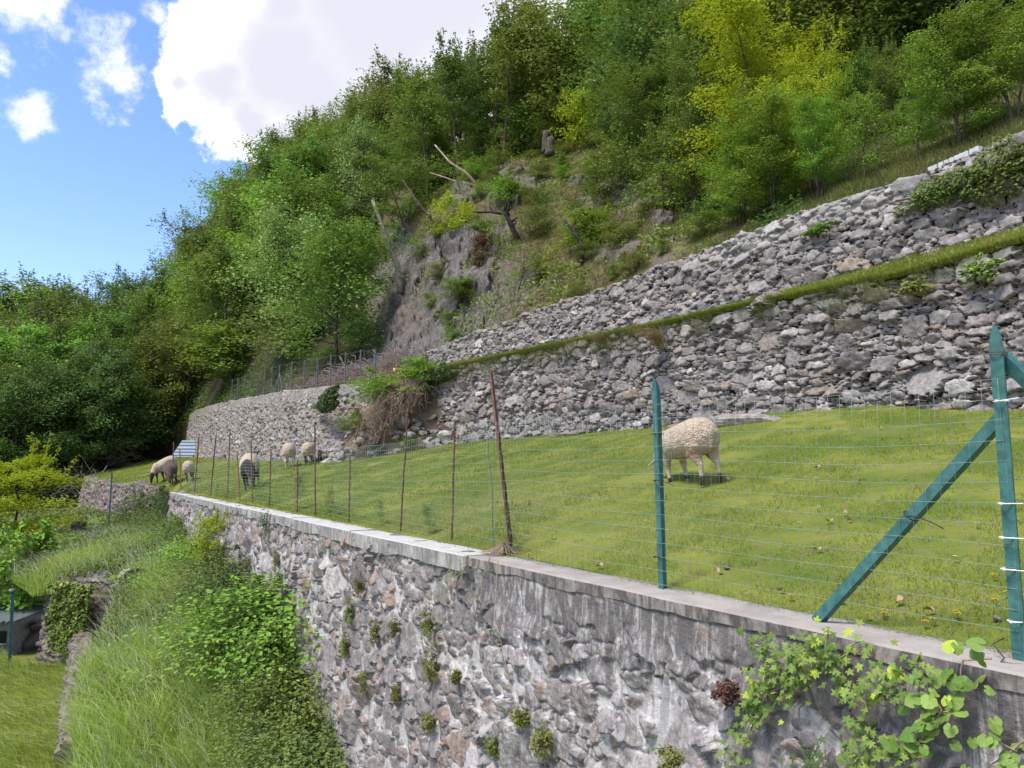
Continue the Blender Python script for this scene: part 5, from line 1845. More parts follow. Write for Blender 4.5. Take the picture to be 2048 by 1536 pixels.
# welded wire mesh hung on the posts
def wire_mesh():
    mb = MB()
    s_end = 26.0
    s0 = s2 - .01
    ctl = np.array([s2, s1, 2.45, 6.1, 10, 14, 20, 26])
    topz = np.array([.41, .47, .50, .36, .30, .30, .25, .2])
    botz = np.array([-.80, -.80, -.80, -.74, -.72, -.70, -.66, -.64])
    ss = np.arange(s0, s_end, .15)
    nrow = 14

    def pos(s, f):
        zt = np.interp(s, ctl, topz); zb = np.interp(s, ctl, botz)
        sag = .035 * np.sin((s - s2) * np.pi / 2.2) * f
        z = zb + (zt - zb) * f - np.abs(sag) * .8 + .012 * fbm(s * 1.1, f * 3, 2, 55)
        n = -.035 + .19 * sstep(s, 1.0, 3.2) + .03 * fbm(s * .7, f * 2, 2, 56)
        x, y = XY(s, n)
        return np.stack([x, y, z], -1)
    for i in range(nrow):
        f = (i / (nrow - 1)) ** 1.0
        P = pos(ss, np.full(len(ss), f))
        tube(mb, P, .0010 + .00007 * P[:, 1], 4)
    sv = np.concatenate([np.arange(s0, 8, .075), np.arange(8, 14, .15), np.arange(14, s_end, .3)])
    f = np.linspace(0, 1, 7)
    for s in sv:
        P = pos(s + .008 * np.sin(f * 5 + s), f)
        tube(mb, P, .0009 + .00004 * P[:, 1], 3)
    # second leg of the fence beyond the corner post
    d = unit(-AX_S * .7 + AX_N * .75)
    for i in range(nrow):
        z = -.78 + 1.2 * i / (nrow - 1)
        P = np.stack([qA + AX_N * .03 + d * t + UP * (z + .84) for t in np.linspace(0, 2.2, 10)])
        tube(mb, P, .0013, 4)
    for t in np.arange(.08, 2.2, .075):
        P = np.stack([qA + AX_N * .03 + d * t + UP * (z + .84) for z in (-.78, -.2, .42)])
        tube(mb, P, .0012, 3)
    c = P3(0, 0, -.8)
    o = at_origin(mb, c).build('wire_fence', M_WIRE, loc=tuple(c))
    tag(o, 'greenish welded wire mesh strung along the near wall in front of the meadow', 'wire fence')


wire_mesh()

# post fence on the left retaining wall
fence_off = (420, 680); fk = 4.655
FP = [(205, 365, 520), (260, 350, 510), (318, 330, 500), (378, 310, 515), (440, 310, 470), (508, 268, 490), (572, 245, 455), (645, 230, 440), (753, 200, 435), (868, 183, 410), (993, 163, 395), (1116, 138, 380), (1247, 115, 355), (1388, 90, 340), (1535, 80, 320)]


def on_left_wall(px):
    a, _ = ray(px, 768)
    x, y = XY(LWS, LWN + .22)
    k = int(np.argmin(np.abs(x / y - a)))
    return float(LWS[k]), float(LWN[k] + .22), float(y[k])


tops = []
wallposts = []
for i, (fx, fy0, fy1) in enumerate(FP):
    px = fx / fk + fence_off[0]
    s_, n_, Y = on_left_wall(px)
    zb_ = float(lw_top(s_)) - .12
    zt_ = ray(px, fy0 / fk + fence_off[1])[1] * Y
    pa = P3(s_, n_, zb_)
    tops.append((s_, n_, zt_))
    wallposts.append((pa, zt_))
for i, (pa, zt_) in enumerate(wallposts):
    o = empty('fence_post', pa)
    mb = MB(); t_profile(mb, pa, np.array([pa[0], pa[1], zt_]), .038, .036, .010, False)
    at_origin(mb, pa).build('picket', M_GALV, o, smooth=False)
    if i in (7, 14):
        for sg in ((-1, 1) if i == 7 else (1,)):
            mb = MB(); l_profile(mb, np.array([pa[0], pa[1], pa[2] + (zt_ - pa[2]) * .72]), pa + AX_S * sg * .8 + UP * .08, .045, .008)
            at_origin(mb, pa).build('strut', M_GALV, o)
        tag(o, 'braced grey green post at the right end of the fence on the pale wall' if i == 14 else 'grey green post with two struts, midway along the fence on the pale wall', 'fence post')
    else:
        tag(o, 'thin grey green post of the fence on top of the pale retaining wall', 'fence post', 'posts on the pale retaining wall')
mb = MB()
for f in (.12, .3, .5, .7, .95):
    P = np.array([[pa[0], pa[1], pa[2] + .12 + (zt_ - pa[2] - .12) * f] for pa, zt_ in wallposts])
    tube(mb, P, .004, 4)
c = wallposts[7][0]
o = at_origin(mb, c).build('wire_fence', M_GALV, loc=tuple(c)); tag(o, 'thin wires strung between the posts on the pale retaining wall', 'wire fence')

# post with a worn wooden board at the left end of the near wall, and one by the hut
p = hit(215, 1075, f_bank, 12, 45)
o = empty('fence_post', p)
mb = MB(); t_profile(mb, p + UP * -.2, p + UP * 2.4, .05, .05, .012, False); at_origin(mb, p).build('picket', M_GALV, o, smooth=False)
tag(o, 'lone green post in the grass left of the near wall, below the meadow edge', 'fence post')


# ------------------------------------------------------------------ stones, rubble, brushwood
def rock_mesh(seed, mat, flat=.7):
    rg = np.random.default_rng(seed)
    nu_, nv_ = 18, 11
    u = np.linspace(0, 2 * np.pi, nu_, endpoint=False); v = np.linspace(0, np.pi, nv_)
    Uq, Vq = np.meshgrid(u, v, indexing='ij')
    P = np.stack([np.cos(Uq) * np.sin(Vq), np.sin(Uq) * np.sin(Vq), np.cos(Vq)], -1).reshape(-1, 3)
    for k in range(13):
        n = unit(rg.normal(size=3)); d = rg.uniform(.55, .85)
        q = P @ n
        P = P - np.maximum(q - d, 0)[:, None] * n
    P *= np.array([1, rg.uniform(.65, .95), flat * rg.uniform(.7, 1.1)])
    P = P * (1 + .05 * fbm(P[:, 0] * 3 + seed, P[:, 1] * 3 + P[:, 2] * 3, 3, seed)[:, None])
    i, j = np.meshgrid(np.arange(nu_), np.arange(nv_ - 1), indexing='ij')
    i2 = (i + 1) % nu_
    f = np.stack([i * nv_ + j, i * nv_ + j + 1, i2 * nv_ + j + 1, i2 * nv_ + j], -1).reshape(-1, 4)
    return MB().add(P, f, sid=rg.random(), gap=0.0, lime=0.0).mesh('stone', mat, False)


ROCKS = [rock_mesh(900 + i, M_STONE_PALE) for i in range(8)]


def lone(mesh, name, loc, sc, lab, cat, group=None, mat=None, tilt=.35):
    o = bpy.data.objects.new(name, mesh); COL.objects.link(o)
    o.location = tuple(float(v) for v in loc); o.scale = sc
    o.rotation_euler = (RNG.normal() * tilt, RNG.normal() * tilt, RNG.random() * 6.28 if tilt > .1 else math.atan2(TV[1], TV[0]) + RNG.normal() * .2)
    if mat is not None:
        o.material_slots[0].link = 'OBJECT'; o.material_slots[0].material = mat
    return tag(o, lab, cat, group)


# earth slide in the gap between the two walls
sg_ = np.linspace(17.6, 24.0, 52); fg = np.linspace(0, 1, 30)
S_, F_ = np.meshgrid(sg_, fg, indexing='ij')
n_top = np.interp(S_, [17.6, 19.5, 21.5, 24], [N2 + .7, N2 + .5, 7.4, 6.4])
n_bot = np.interp(S_, [17.6, 18.6, 20.5, 22.5, 24], [N2 + .2, 6.9, 5.2, 4.6, 5.0])
z_top = np.interp(S_, [17.6, 21, 24], [3.5, 3.5, 3.35])
Nn_ = n_top + (n_bot - n_top) * F_
z_bot = Zm(S_, n_bot) - .15
Zs_ = z_top + (z_bot - z_top) * (F_ ** 1.15) + .16 * fbm(S_ * 1.4, F_ * 4, 4, 41)
x, y = XY(S_, Nn_)
mb = MB().add(np.stack([x, y, Zs_], -1).reshape(-1, 3), grid_faces(52, 30))
o = mb.build('earth_slope', M_SOIL); setting(o, 'structure')


def slide(s, f):
    n_top = np.interp(s, [17.6, 19.5, 21.5, 24], [N2 + .7, N2 + .5, 7.4, 6.4])
    n_bot = np.interp(s, [17.6, 18.6, 20.5, 22.5, 24], [N2 + .2, 6.9, 5.2, 4.6, 5.0])
    z_top = np.interp(s, [17.6, 21, 24], [3.5, 3.5, 3.35])
    n = n_top + (n_bot - n_top) * f
    z = z_top + (Zm(s, n_bot) - .15 - z_top) * f ** 1.15
    return P3(s, n, z)


def pile_stone(k):
    s = RNG.uniform(18.0, 25.2); f = 1.08 - .62 * RNG.random() ** 1.3 * (1 - .5 * abs(s - 21) / 4)
    q = slide(s, f)
    if s > 23.2:
        q = P3(s, lw_n(s) - .35 - .5 * RNG.random(), 0); q[2] = float(Zm(s, SN(q[0], q[1])[1])) + .25 * RNG.random()
    sc = RNG.uniform(.11, .34) * (1.15 - .5 * RNG.random())
    lone(ROCKS[k % 8], 'rubble_stone', q + UP * sc * .35 - AX_N * .1, (sc, sc * RNG.uniform(.7, 1), sc * RNG.uniform(.6, .95)), 'pale loose stone in the heap of rubble from the collapsed wall', 'stone', 'rubble at the collapsed wall')


for k in range(210):
    pile_stone(k)
for (px, py, r, sz, lab) in ((470, 917, .48, .95, 'rounded pale boulder leaning on the pale wall, behind the black faced sheep'), (531, 912, .50, 1.0, 'rounded pale boulder on the pale wall left of the cream sheep pair'),
                             (736, 862, .40, .8, 'large upright pale stone at the top of the rubble heap')):
    s_, n_, Y = on_left_wall(px)
    pz = ray(px, py)[1] * Y
    q = P3(s_, n_ - .45, pz)
    lone(ROCKS[1], 'boulder', q, (r, r * .6, r * sz), lab, 'boulder')
for (px, py, sx, sz, lab) in ((1470, 850, .95, .24, 'low grey rock outcrop at the foot of the tall wall behind the big sheep'), (1330, 858, .35, .16, 'small grey rock in the turf by the wall, left of the big sheep'), (1130, 872, .8, .16, 'flat rock outcrop in the turf at the wall foot'),
                              (1230, 864, .3, .12, 'small flat rock beside the outcrop in the turf'), (1905, 800, .22, .15, 'pale boulder at the wall foot near the corner post'), (850, 880, .6, .28, 'grey bedrock at the left end of the tall wall')):
    p = hit(px, py, f_meadow, 6, 40)
    lone(ROCKS[len(lab) % 8], 'rock_outcrop', p + np.array([NV[0], NV[1], 0]) * .25 + UP * .02, (sx, sx * .5, sz), lab, 'rock', None, M_STONE_BROWN, .04)
p = hit(1452, 1142, f_meadow, 3)
lone(ROCKS[2], 'pebble', p + UP * .02, (.03, .03, .035), 'pale pebble in the grass behind the green picket', 'stone')
p = hit(1994, 1248, f_meadow, 3)
lone(ROCKS[4], 'pebble', p + UP * .02, (.035, .025, .02), 'pale flat pebble beside the foot of the corner post', 'stone')
for k, (px, py) in enumerate([(1455, 482), (1475, 478), (1500, 470), (1520, 462), (1550, 448), (1575, 440), (1990, 283), (2010, 275), (2030, 262), (1975, 288), (1600, 428)]):
    s_, z_, Y = on_plane(px, py, N3 + .1)
    sc = RNG.uniform(.09, .15)
    lone(ROCKS[k % 8], 'coping_stone', P3(s_, N3 + .1, float(top3(s_)) - .02 + RNG.random() * .05), (sc, sc * .8, sc * .6), 'loose pale stone laid on top of the upper wall', 'stone', 'loose stones on the upper wall')
# grey blocks in a row on the upper wall
for k in range(10):
    px = 1864 + k * 10.5
    py = 322 - k * 3.1
    s_, z_, Y = on_plane(px, py, N3 + .1)
    if k == 0:
        mb = MB()
        box(mb, (0, 0, .068), (.040, .10, .068), bev=.006)
        blk_mesh = mb.mesh('block', M_CONC_BLOCK, False)
    o = bpy.data.objects.new('concrete_block', blk_mesh); COL.objects.link(o)
    o.location = tuple(P3(s_, N3 + .12, float(top3(s_)) - .015)); o.rotation_euler = (RNG.normal() * .03, RNG.normal() * .03, math.atan2(TV[1], TV[0]) + RNG.normal() * .06)
    tag(o, 'small blue grey concrete block standing in a row on the upper wall', 'block', 'row of concrete blocks')


def twig_heap(name, centre, rx, ry, rz, k, mat, label, L=(.5, 1.6), r=.012, curl=.25, down=0.0, axis=None):
    mb = MB()
    for i in range(k):
        d = unit(RNG.normal(size=3) * np.array([1, 1, .55]) + (np.zeros(3) if axis is None else np.asarray(axis)))
        q = RNG.normal(size=3); q = q / np.linalg.norm(q) * RNG.random() ** .4
        c = np.array([q[0] * rx, q[1] * ry, abs(q[2]) * rz])
        l = RNG.uniform(*L)
        t = np.linspace(-.5, .5, 5)
        P = c[None] + d[None] * (l * t)[:, None] + RNG.normal(size=(5, 3)) * curl * l * .22
        P[:, 2] = np.maximum(P[:, 2] - down * (t + .5) ** 2, -.1)
        tube(mb, P, r * np.linspace(1, .35, 5) * RNG.uniform(.5, 1.3), 4)
    o = mb.build(name, mat, loc=tuple(centre))
    return tag(o, label, 'brushwood')


for k, (px, py, rx, rz, n_, lab) in enumerate([(640, 740, 1.4, 1.2, 620, 'heap of bare purplish twigs on the ledge in the middle of the post fence'), (715, 735, 1.4, 1.5, 700, 'tall heap of purplish twigs at the right end of the post fence'),
                                               (580, 755, 1.2, .85, 380, 'lower heap of twigs behind the braced post'), (510, 778, .9, .6, 160, 'thin heap of bare branches near the left end of the post fence')]):
    s_, nn, Y = on_left_wall(px)
    c = P3(s_, nn + 1.7, float(lw_top(s_)) + .02)
    twig_heap('brush_pile', c, rx, .9, rz, n_, M_TWIG, lab, r=.011)
# cut logs
mbk = MB()
LOG = MB(); a = np.linspace(0, 1, 6)
tube(LOG, np.stack([a * 1.0 - .5, .02 * np.sin(a * 5), 0 * a], 1), [.085, .08, .082, .078, .08, .075], 10)
LOGM = LOG.mesh('bark', bark_mat('log_bark', (.13, .075, .045), (.30, .19, .12)))
ENDA = MB(); tube(ENDA, [(-.503, 0, 0), (-.499, 0, 0)], [.076, .076], 10); ENDA = ENDA.mesh('cut_end', M_CUTWOOD)
ENDB = MB(); tube(ENDB, [(.499, 0, 0), (.503, 0, 0)], [.07, .07], 10); ENDB = ENDB.mesh('cut_end', M_CUTWOOD)
s_, nn, Y = on_left_wall(770)
base = P3(s_ + .1, nn + 1.1, float(lw_top(s_)) + .02)
for k in range(17):
    row = [0, 0, 0, 0, 0, 0, 0, 1, 1, 1, 1, 1, 2, 2, 2, 3, 3][k]; col = k - [0, 7, 12, 15][row]
    o = empty('cut_log', base + AX_S * (.9 - col * .24 - row * .1) + UP * (.10 + row * .15) + AX_N * RNG.normal() * .12, math.atan2(NV[1], NV[0]) + RNG.normal() * .35, RNG.uniform(.9, 1.25))
    part('bark', LOGM, o); part('cut_end', ENDA, o); part('cut_end', ENDB, o)
    tag(o, 'short reddish cut log in the woodpile at the right end of the post fence', 'log', 'logs in the woodpile')
# dead brown creeper slumped over the collapsed wall
def slump(c0, c1, k, spread_, label):
    mb = MB()
    for i in range(k):
        t0 = RNG.uniform(-.05, .95)
        c = c0 + (c1 - c0) * t0 + UP * .28 * math.sin(math.pi * min(1, max(0, t0))) + RNG.normal(size=3) * spread_ * np.array([1, .6, .5]) * (.45 + .7 * t0)
        d = unit(unit(c1 - c0) * RNG.uniform(-.2, 1.2) + RNG.normal(size=3) * .75) * RNG.uniform(.25, .75)
        t = np.linspace(0, 1, 7)[:, None]
        w_ = np.cumsum(RNG.normal(size=(7, 3)) * .055, 0)
        P = c + d * t + w_
        P[:, 2] -= .22 * t[:, 0] ** 2
        tube(mb, P, .0085 * RNG.uniform(.4, 1.3) * np.linspace(1, .5, 7), 4)
    o = at_origin(mb, c0).build('dead_creeper', M_TWIG_TAN, loc=tuple(c0))
    return tag(o, label, 'brushwood')


ca = at(828, 772, 25.2); cb = at(735, 872, 25.6)
slump(ca, cb, 900, .36, 'tangle of dry tan stems slumped down the collapsed part of the wall')
# green growth on the earth slide
def slide_bush(px, py, Y, k, w, h, mat, lab):
    c = at(px, py, Y)
    sc = h / 2.2
    plant('creeper_mound', BUSH, k, (c[0], c[1], c[2] - h * .55), (w / 1.5, w / 1.5, sc), px, mat, M_BARK, lab, 'bush', None, 'foliage', 'stem')


slide_bush(805, 768, 25.8, 1, 1.5, 1.2, M_LEAF_FRESH, 'fresh green creeper mound at the top of the collapsed wall')
slide_bush(765, 785, 26.2, 0, 1.1, 1.0, M_LEAF_FRESH, 'fresh green growth on the left of the collapsed gap')
slide_bush(850, 745, 25.8, 2, 1.1, .8, M_LEAF_FRESH, 'green creeper where the turf strip meets the collapsed wall')
slide_bush(712, 842, 26.0, 1, .85, .95, M_LEAF_MID, 'round green bush above the rubble heap')
slide_bush(818, 890, 25.0, 0, .35, .5, M_LEAF_MID, 'small green plant between rubble and the tall wall')
# leaning bare trunks and dead wood on the slope
def bare_trunk(name, pts, r, mat, lab, branches=0, cat='trunk'):
    mb = MB()
    yb = float(hit(pts[0][0], pts[0][1], H, 20, 60)[1]) - .35
    P = np.array([at(q[0], q[1], yb + (q[2] - pts[0][2])) for q in pts])
    d = np.concatenate([[0], np.cumsum(np.linalg.norm(np.diff(P, axis=0), axis=1))])
    q = np.linspace(0, d[-1], 12)
    Q = np.stack([np.interp(q, d, P[:, j]) for j in range(3)], 1)
    Q = (Q + np.roll(Q, 1, 0) + np.roll(Q, -1, 0)) / 3 if False else Q
    tube(mb, Q, r * np.linspace(1, .45, 12), 7)
    for i in range(branches):
        j = RNG.integers(4, 11)
        e = RNG.normal(size=3) * .5 * d[-1] * .35 + np.array([0, 0, .25 * d[-1]])
        tt_ = np.linspace(0, 1, 5)[:, None]
        tube(mb, Q[j] + e * tt_ + RNG.normal(size=(5, 3)) * .04 * tt_, r * .5 * np.linspace(1, .3, 5), 5)
    c = Q[0].copy()
    o = at_origin(mb, c).build(name, mat, loc=tuple(c))
    return tag(o, lab, cat)


bare_trunk('leaning_tree', [(802, 585, 37.2), (795, 530, 37), (775, 480, 36.8), (745, 400, 36.5)], .16, M_BARK_PALE, 'pale leaning tree trunk at the left edge of the rock face')
bare_trunk('fallen_tree', [(955, 372, 40.2), (935, 348, 40), (900, 325, 40), (870, 290, 40.5)], .08, M_TWIG_TAN, 'pale bent fallen trunk at the upper left of the bare slope')
bare_trunk('fallen_tree', [(925, 368, 41), (890, 355, 41), (860, 345, 41.5)], .05, M_TWIG_TAN, 'thin pale fallen trunk below the bent one')
bare_trunk('fallen_tree', [(865, 440, 39.5), (835, 405, 39.5), (805, 360, 40)], .09, M_BARK, 'thin dark trunk leaning out over the rock face')
bare_trunk('dead_tree', [(1035, 480, 33.5), (1020, 445, 33.3), (1005, 415, 33.2)], .14, M_BLACKWOOD, 'dead black branching tree in the middle of the bare slope', 7, 'dead tree')
bare_trunk('dead_branch', [(1020, 430, 33.2), (980, 424, 33), (945, 424, 33)], .07, M_BLACKWOOD, 'dead black bough reaching left towards the yellow green bush', 3, 'branch')
bare_trunk('dead_tree', [(1160, 525, 30), (1166, 497, 30), (1150, 465, 30), (1128, 440, 30.2)], .10, M_BLACKWOOD, 'thin crooked black dead stem right of the middle of the slope', 2, 'dead tree')
for k, (px, py, w, h, lab) in enumerate([(1035, 310, .16, .75, 'left one of the small group of cut pale stumps on the crest'), (1042, 312, .15, .85, 'middle one of the small group of cut pale stumps on the crest'), (1049, 312, .17, 1.0, 'right one of the small group of cut pale stumps'),
                                         (1092, 312, .22, .95, 'tallest pale cut stump with dark roots on the crest'), (1100, 318, .24, .7, 'short dark stump at the foot of the tallest one')]):
    p = hit(px, py, H, 25, 60)
    mb = MB(); t = np.linspace(0, 1, 6)
    tube(mb, np.stack([.03 * np.sin(t * 4 + k), 0 * t, -.3 + t * (h + .3)], 1), w * np.array([1.5, 1.15, 1, .96, .95, .94]), 9)
    p = p + UP * .3 + np.array([0, -.4, 0])
    o = empty('tree_stump', p)
    mb.build('bark', M_BARK if 'dark' in lab else M_TWIG_TAN, o)
    mb = MB(); tube(mb, [(.03 * math.sin(4 + k), 0, h - .002), (.03 * math.sin(4 + k), 0, h + .012)], w * .9, 9); mb.build('cut_end', M_CUTWOOD, o)
    tag(o, lab, 'stump')
p = hit(152, 1075, f_bank, 12, 50)
mb = MB(); t = np.linspace(0, 1, 6); tube(mb, np.stack([.1 * t, 0 * t, -.2 + t * .8], 1), np.array([.42, .3, .26, .25, .27, .22]), 9)
o = mb.build('tree_stump', M_BARK, loc=tuple(p)); tag(o, 'old grey stump in the grass at the left, below the meadow edge', 'stump')
# bare fallen branches at the dark wood edge
for k, (px, py, Y, lab) in enumerate([(170, 960, 46, 'bare fallen branches at the dark edge of the wood, left of the meadow end'), (235, 905, 52, 'bare dead branches on the ground at the wood edge above the meadow end')]):
    twig_heap('fallen_branches', at(px, py, Y) - UP * .8, 1.6, 1.0, 1.4, 46, M_BARK_PALE, lab, (1.5, 3.6), .028, .5)
# corrugated sheet leaning on the end of the pale wall
c = at(370, 914, 46.5)
o = empty('metal_sheet', c)
ax1 = unit(np.array([1.0, .25, 0])); axu = unit(np.array([.42, .45, 1.0]))
k = 60; uu = np.linspace(-.75, .45, k)
prof = .035 * np.sign(np.sin(uu * 26)) * np.minimum(1, np.abs(np.sin(uu * 26)) * 2.5)
nrm_ = np.cross(ax1, axu)
vv = np.linspace(0, 1.2, 42); rib = .03 * np.clip(np.sin(vv * 26) * 4, -1, 1)
V = np.array([ax1 * u_ + axu * v_ - nrm_ * r_ for u_ in np.linspace(-.8, .42, 4) for v_, r_ in zip(vv, rib)])
mb = MB().add(V, grid_faces(4, 42)); mb.add(V + nrm_ * -.012, grid_faces(4, 42)); mb.build('sheet', M_SHEET, o, smooth=False)
for u_, lab in ((.55, 0), (.75, 1)):
    mb = MB(); M_ = np.array([ax1, unit(np.cross(axu, ax1)), axu]); box(mb, ax1 * u_ + axu * .6, (.045, .03, .6), M_); mb.build('slat', M_DARK, o)
tag(o, 'blue grey ribbed metal sheet leaning on the far end of the pale wall', 'metal sheet')
# weed with a thorny stem at the foot of the tallest rusty post
c = P3(fence_pt(1022, 1105, .12)[0], .12, -.84)
plant('thorny_weed', WISPY, 1, tuple(c), (.14, .14, .165), .5, M_LEAF_OLIVE, M_TWIG, 'straggly thorny weed growing round the foot of the tallest rusty post', 'plant', None, 'foliage', 'stem')
mb = MB()
for i in range(60):
    a_ = RNG.random() * 6.28; l = .10 + .16 * RNG.random()
    t = np.linspace(0, 1, 4)
    tube(mb, np.stack([math.cos(a_) * l * t, math.sin(a_) * l * t, .12 * (1 - t) ** 2 + .012 + RNG.random() * .03], 1), .0028, 4)
o = mb.build('dry_stalks', M_TWIG_TAN, loc=tuple(c + AX_S * .05 - AX_N * .05)); tag(o, 'dry tan stalks lying on the coping below the thorny weed', 'dry stalks')
for k, (px, py, h, m, lab) in enumerate([(515, 1000, .55, M_LEAF_FRESH, 'bright green weed by the fence right of the black faced sheep'), (594, 1020, .75, M_LEAF_PALE, 'grey dry weed round the short rod'), (660, 1035, .5, M_LEAF_OLIVE, 'grassy weed at the coping before the short rod'),
                                         (432, 985, .4, M_LEAF_FRESH, 'small leafy weed at the fence behind the far coping'), (760, 1060, .35, M_LEAF_MID, 'low dark weed behind the coping at the leaning rod'), (860, 1080, .4, M_LEAF_MID, 'dark weed between two rods')]):
    s_, z_ = fence_pt(px, py, .22)
    plant('fence_weed', SAPL, k, tuple(P3(s_, .22, float(Zm(s_, .22)) - .03)), h / 4.1, k, m, M_TWIG, lab, 'plant', None, 'foliage', 'stem')

# ------------------------------------------------------------------ low walls at the left
def poly(pts):
    return np.array([[float(v) for v in XY(s, n)] for s, n in pts])


# rubble wall holding the far end of the meadow
q = poly([(30.0, -.25), (32, -.75), (36, -1.7), (42, -2.5), (47, -2.6), (50, -2.0)])
qL = np.concatenate([[0], np.cumsum(np.hypot(*np.diff(q, axis=0).T))])
qs = lambda u: np.interp(u, qL, [30, 32, 36, 42, 47, 50])
o = stone_wall('dry_stone_wall', q, lambda u: Zb(qs(u), near_edge(qs(u))) - .4, lambda u: Zm(qs(u), near_edge(qs(u)) + .2) - .02, .05, CLS_MID, M_STONE_BROWN, 606, depth=.10, batter=.25, top_rough=.12)
tag(o, 'low brownish stone wall under the far left end of the meadow', 'wall')
# ivy covered wall with its pillar end, and the stepped wall running down towards the viewer
ivA = at(250, 1172, 19.6); ivB = at(98, 1155, 20.6)
q = np.array([ivB[:2], ivA[:2]])
q = q[::-1] if False else q
o = stone_wall('garden_wall', q[::-1], lambda u: 0 * u - 5.2, lambda u: np.interp(u, [0, .5, 2.2], [ivA[2] + .25, ivA[2] + .1, ivB[2]]), .03, CLS_FLAT, M_STONE_BROWN, 707, depth=.07, batter=.2, back=.9, top_rough=.12)
tag(o, 'short old garden wall with ivy over its left half, at the lower left', 'wall')
c = (ivA + ivB) / 2
cc = at(158, 1225, 19.9)
lf = MB(); st = MB(); k = 4200
u_ = np.clip(RNG.normal(size=k) * .33, -.62, .62); v_ = -RNG.random(k) ** .8 * 1.75
keep = (np.abs(u_ + .1 * fbm(v_ * 2, u_ * 2, 3, 4)) < .66 + .2 * v_ * .3) 
u_, v_ = u_[keep], v_[keep]; k = len(u_)
uax = unit(np.array([ivA[0] - ivB[0], ivA[1] - ivB[1], 0])); fr = np.array([uax[1], -uax[0], 0])
if fr[1] > 0:
    fr = -fr
Pv = uax * u_[:, None] * 1.1 + UP * v_[:, None] + fr * (.16 + .22 * RNG.random((k, 1)) + .10 * fbm(u_ * 3, v_ * 3, 3, 3)[:, None])
leaves(lf, Pv, .07 + .05 * RNG.random(k), fr[None] * .7 + UP * .9 + RNG.normal(size=(k, 3)) * .4, .75, shape='oval')
for i in range(9):
    a_ = RNG.uniform(-.5, .5)
    tube(st, np.stack([uax * a_ + UP * -1.7 + fr * .2, uax * (a_ * .8) + UP * -.8 + fr * .22, uax * a_ + UP * -.05 + fr * .16]), [.025, .018, .01], 5)
oi = empty('ivy_mat', np.array([cc[0], cc[1], c[2] + .05]))
st.build('stem', M_BARK, oi); lf.build('foliage', M_LEAF_IVY, oi, smooth=False)
tag(oi, 'yellow green ivy curtain draped over the short old garden wall', 'ivy')
sA = at(152, 1262, 19.2); sB = at(128, 1460, 14.6)
o = stone_wall('garden_wall', np.array([sB[:2] + (sB[:2] - sA[:2]) * .2, sA[:2]]), lambda u: 0 * u - 5.3, lambda u: -4.75 + np.floor(np.clip(u / 5.6, 0, 1) * 5) / 5 * .75, .035, CLS_FLAT, M_STONE_BROWN, 808, depth=.07, batter=.1, back=.35, top_rough=.10)
tag(o, 'low stepped stone wall running down from the ivy covered one', 'wall')
sA = at(200, 1285, 17.5); sB = at(190, 1530, 12.4)
o = stone_wall('garden_wall', np.array([sB[:2], sA[:2]]), lambda u: 0 * u - 5.3, lambda u: np.interp(u, [0, 2, 5.5], [-4.75, -4.5, -3.85]), .035, CLS_FLAT, M_STONE_BROWN, 909, depth=.08, batter=.15, back=.35, top_rough=.14)
tag(o, 'broken stone edging under the long grass, right of the stepped wall', 'wall')
p = ivA + UP * .32
lone(ROCKS[3], 'cap_stone', p + np.array([-.1, .15, .0]), (.26, .22, .16), 'pale cap stone on the pillar end of the short garden wall', 'stone')
lone(ROCKS[5], 'cap_stone', (ivA + ivB) / 2 + np.array([.1, .3, .06]), (.4, .28, .14), 'flat brownish stone on top of the short garden wall', 'stone', None, M_STONE_BROWN)
# rocks and hut at the left edge
for k, (px, py, r, lab) in enumerate([(60, 1265, .75, 'brown mossy rock at the left edge beside the hut'), (85, 1240, .5, 'smaller brown rock just left of the ivy curtain'), (45, 1320, .55, 'dark rock low at the left edge'), (110, 1195, .45, 'rock behind the ivy curtain')]):
    q = at(px, py, 22.5)
    lone(ROCKS[k + 2], 'rock', (q[0], q[1], q[2] - r * .3), (r, r * .8, r * .7), lab, 'rock', None, M_STONE_BROWN)
h0 = at(-22, 1262, 21.5)
o = empty('hut', (h0[0], h0[1], -5.2))
zt_ = h0[2] + 5.2 + .25
mb = MB(); box(mb, (0, .9, zt_ / 2), (.62, .9, zt_ / 2), bev=.02); mb.build('wall', M_HUT, o, smooth=False)
wm = MB(); box(wm, (.28, -.012, zt_ - .42), (.22, .02, .17)); w_ = wm.build('window', M_DARK, o)
wm = MB(); box(wm, (.28, -.03, zt_ - .60), (.26, .04, .02)); wm.build('sill', M_CONC_LIGHT, w_)
mb = MB(); V = np.array([[x_, y_, zt_ + .08 + .05 * (y_ + .2) + .02 * math.cos(x_ * 40)] for x_ in np.linspace(-.8, .85, 60) for y_ in (-.35, 2.0)])
mb.add(V, grid_faces(60, 2)); mb.add(V - np.array([0, 0, .025]), grid_faces(60, 2)); mb.build('roof', M_GALV, o)
tag(o, 'little block hut with a sheet metal roof cut off by the left edge', 'hut')
q = at(18, 1330, 20.0)
o = empty('fence_post', q)
mb = MB(); t_profile(mb, q - UP * .3, at(24, 1180, 20.0), .06, .06, .015, False); at_origin(mb, q).build('picket', M_POST, o, smooth=False)
mb = MB(); tube(mb, [at(24, 1184, 19.95), at(24, 1178, 19.95)], .07, 8); at_origin(mb, q).build('cap', M_GALV, o)
tag(o, 'dark green post in front of the hut at the left edge', 'fence post')


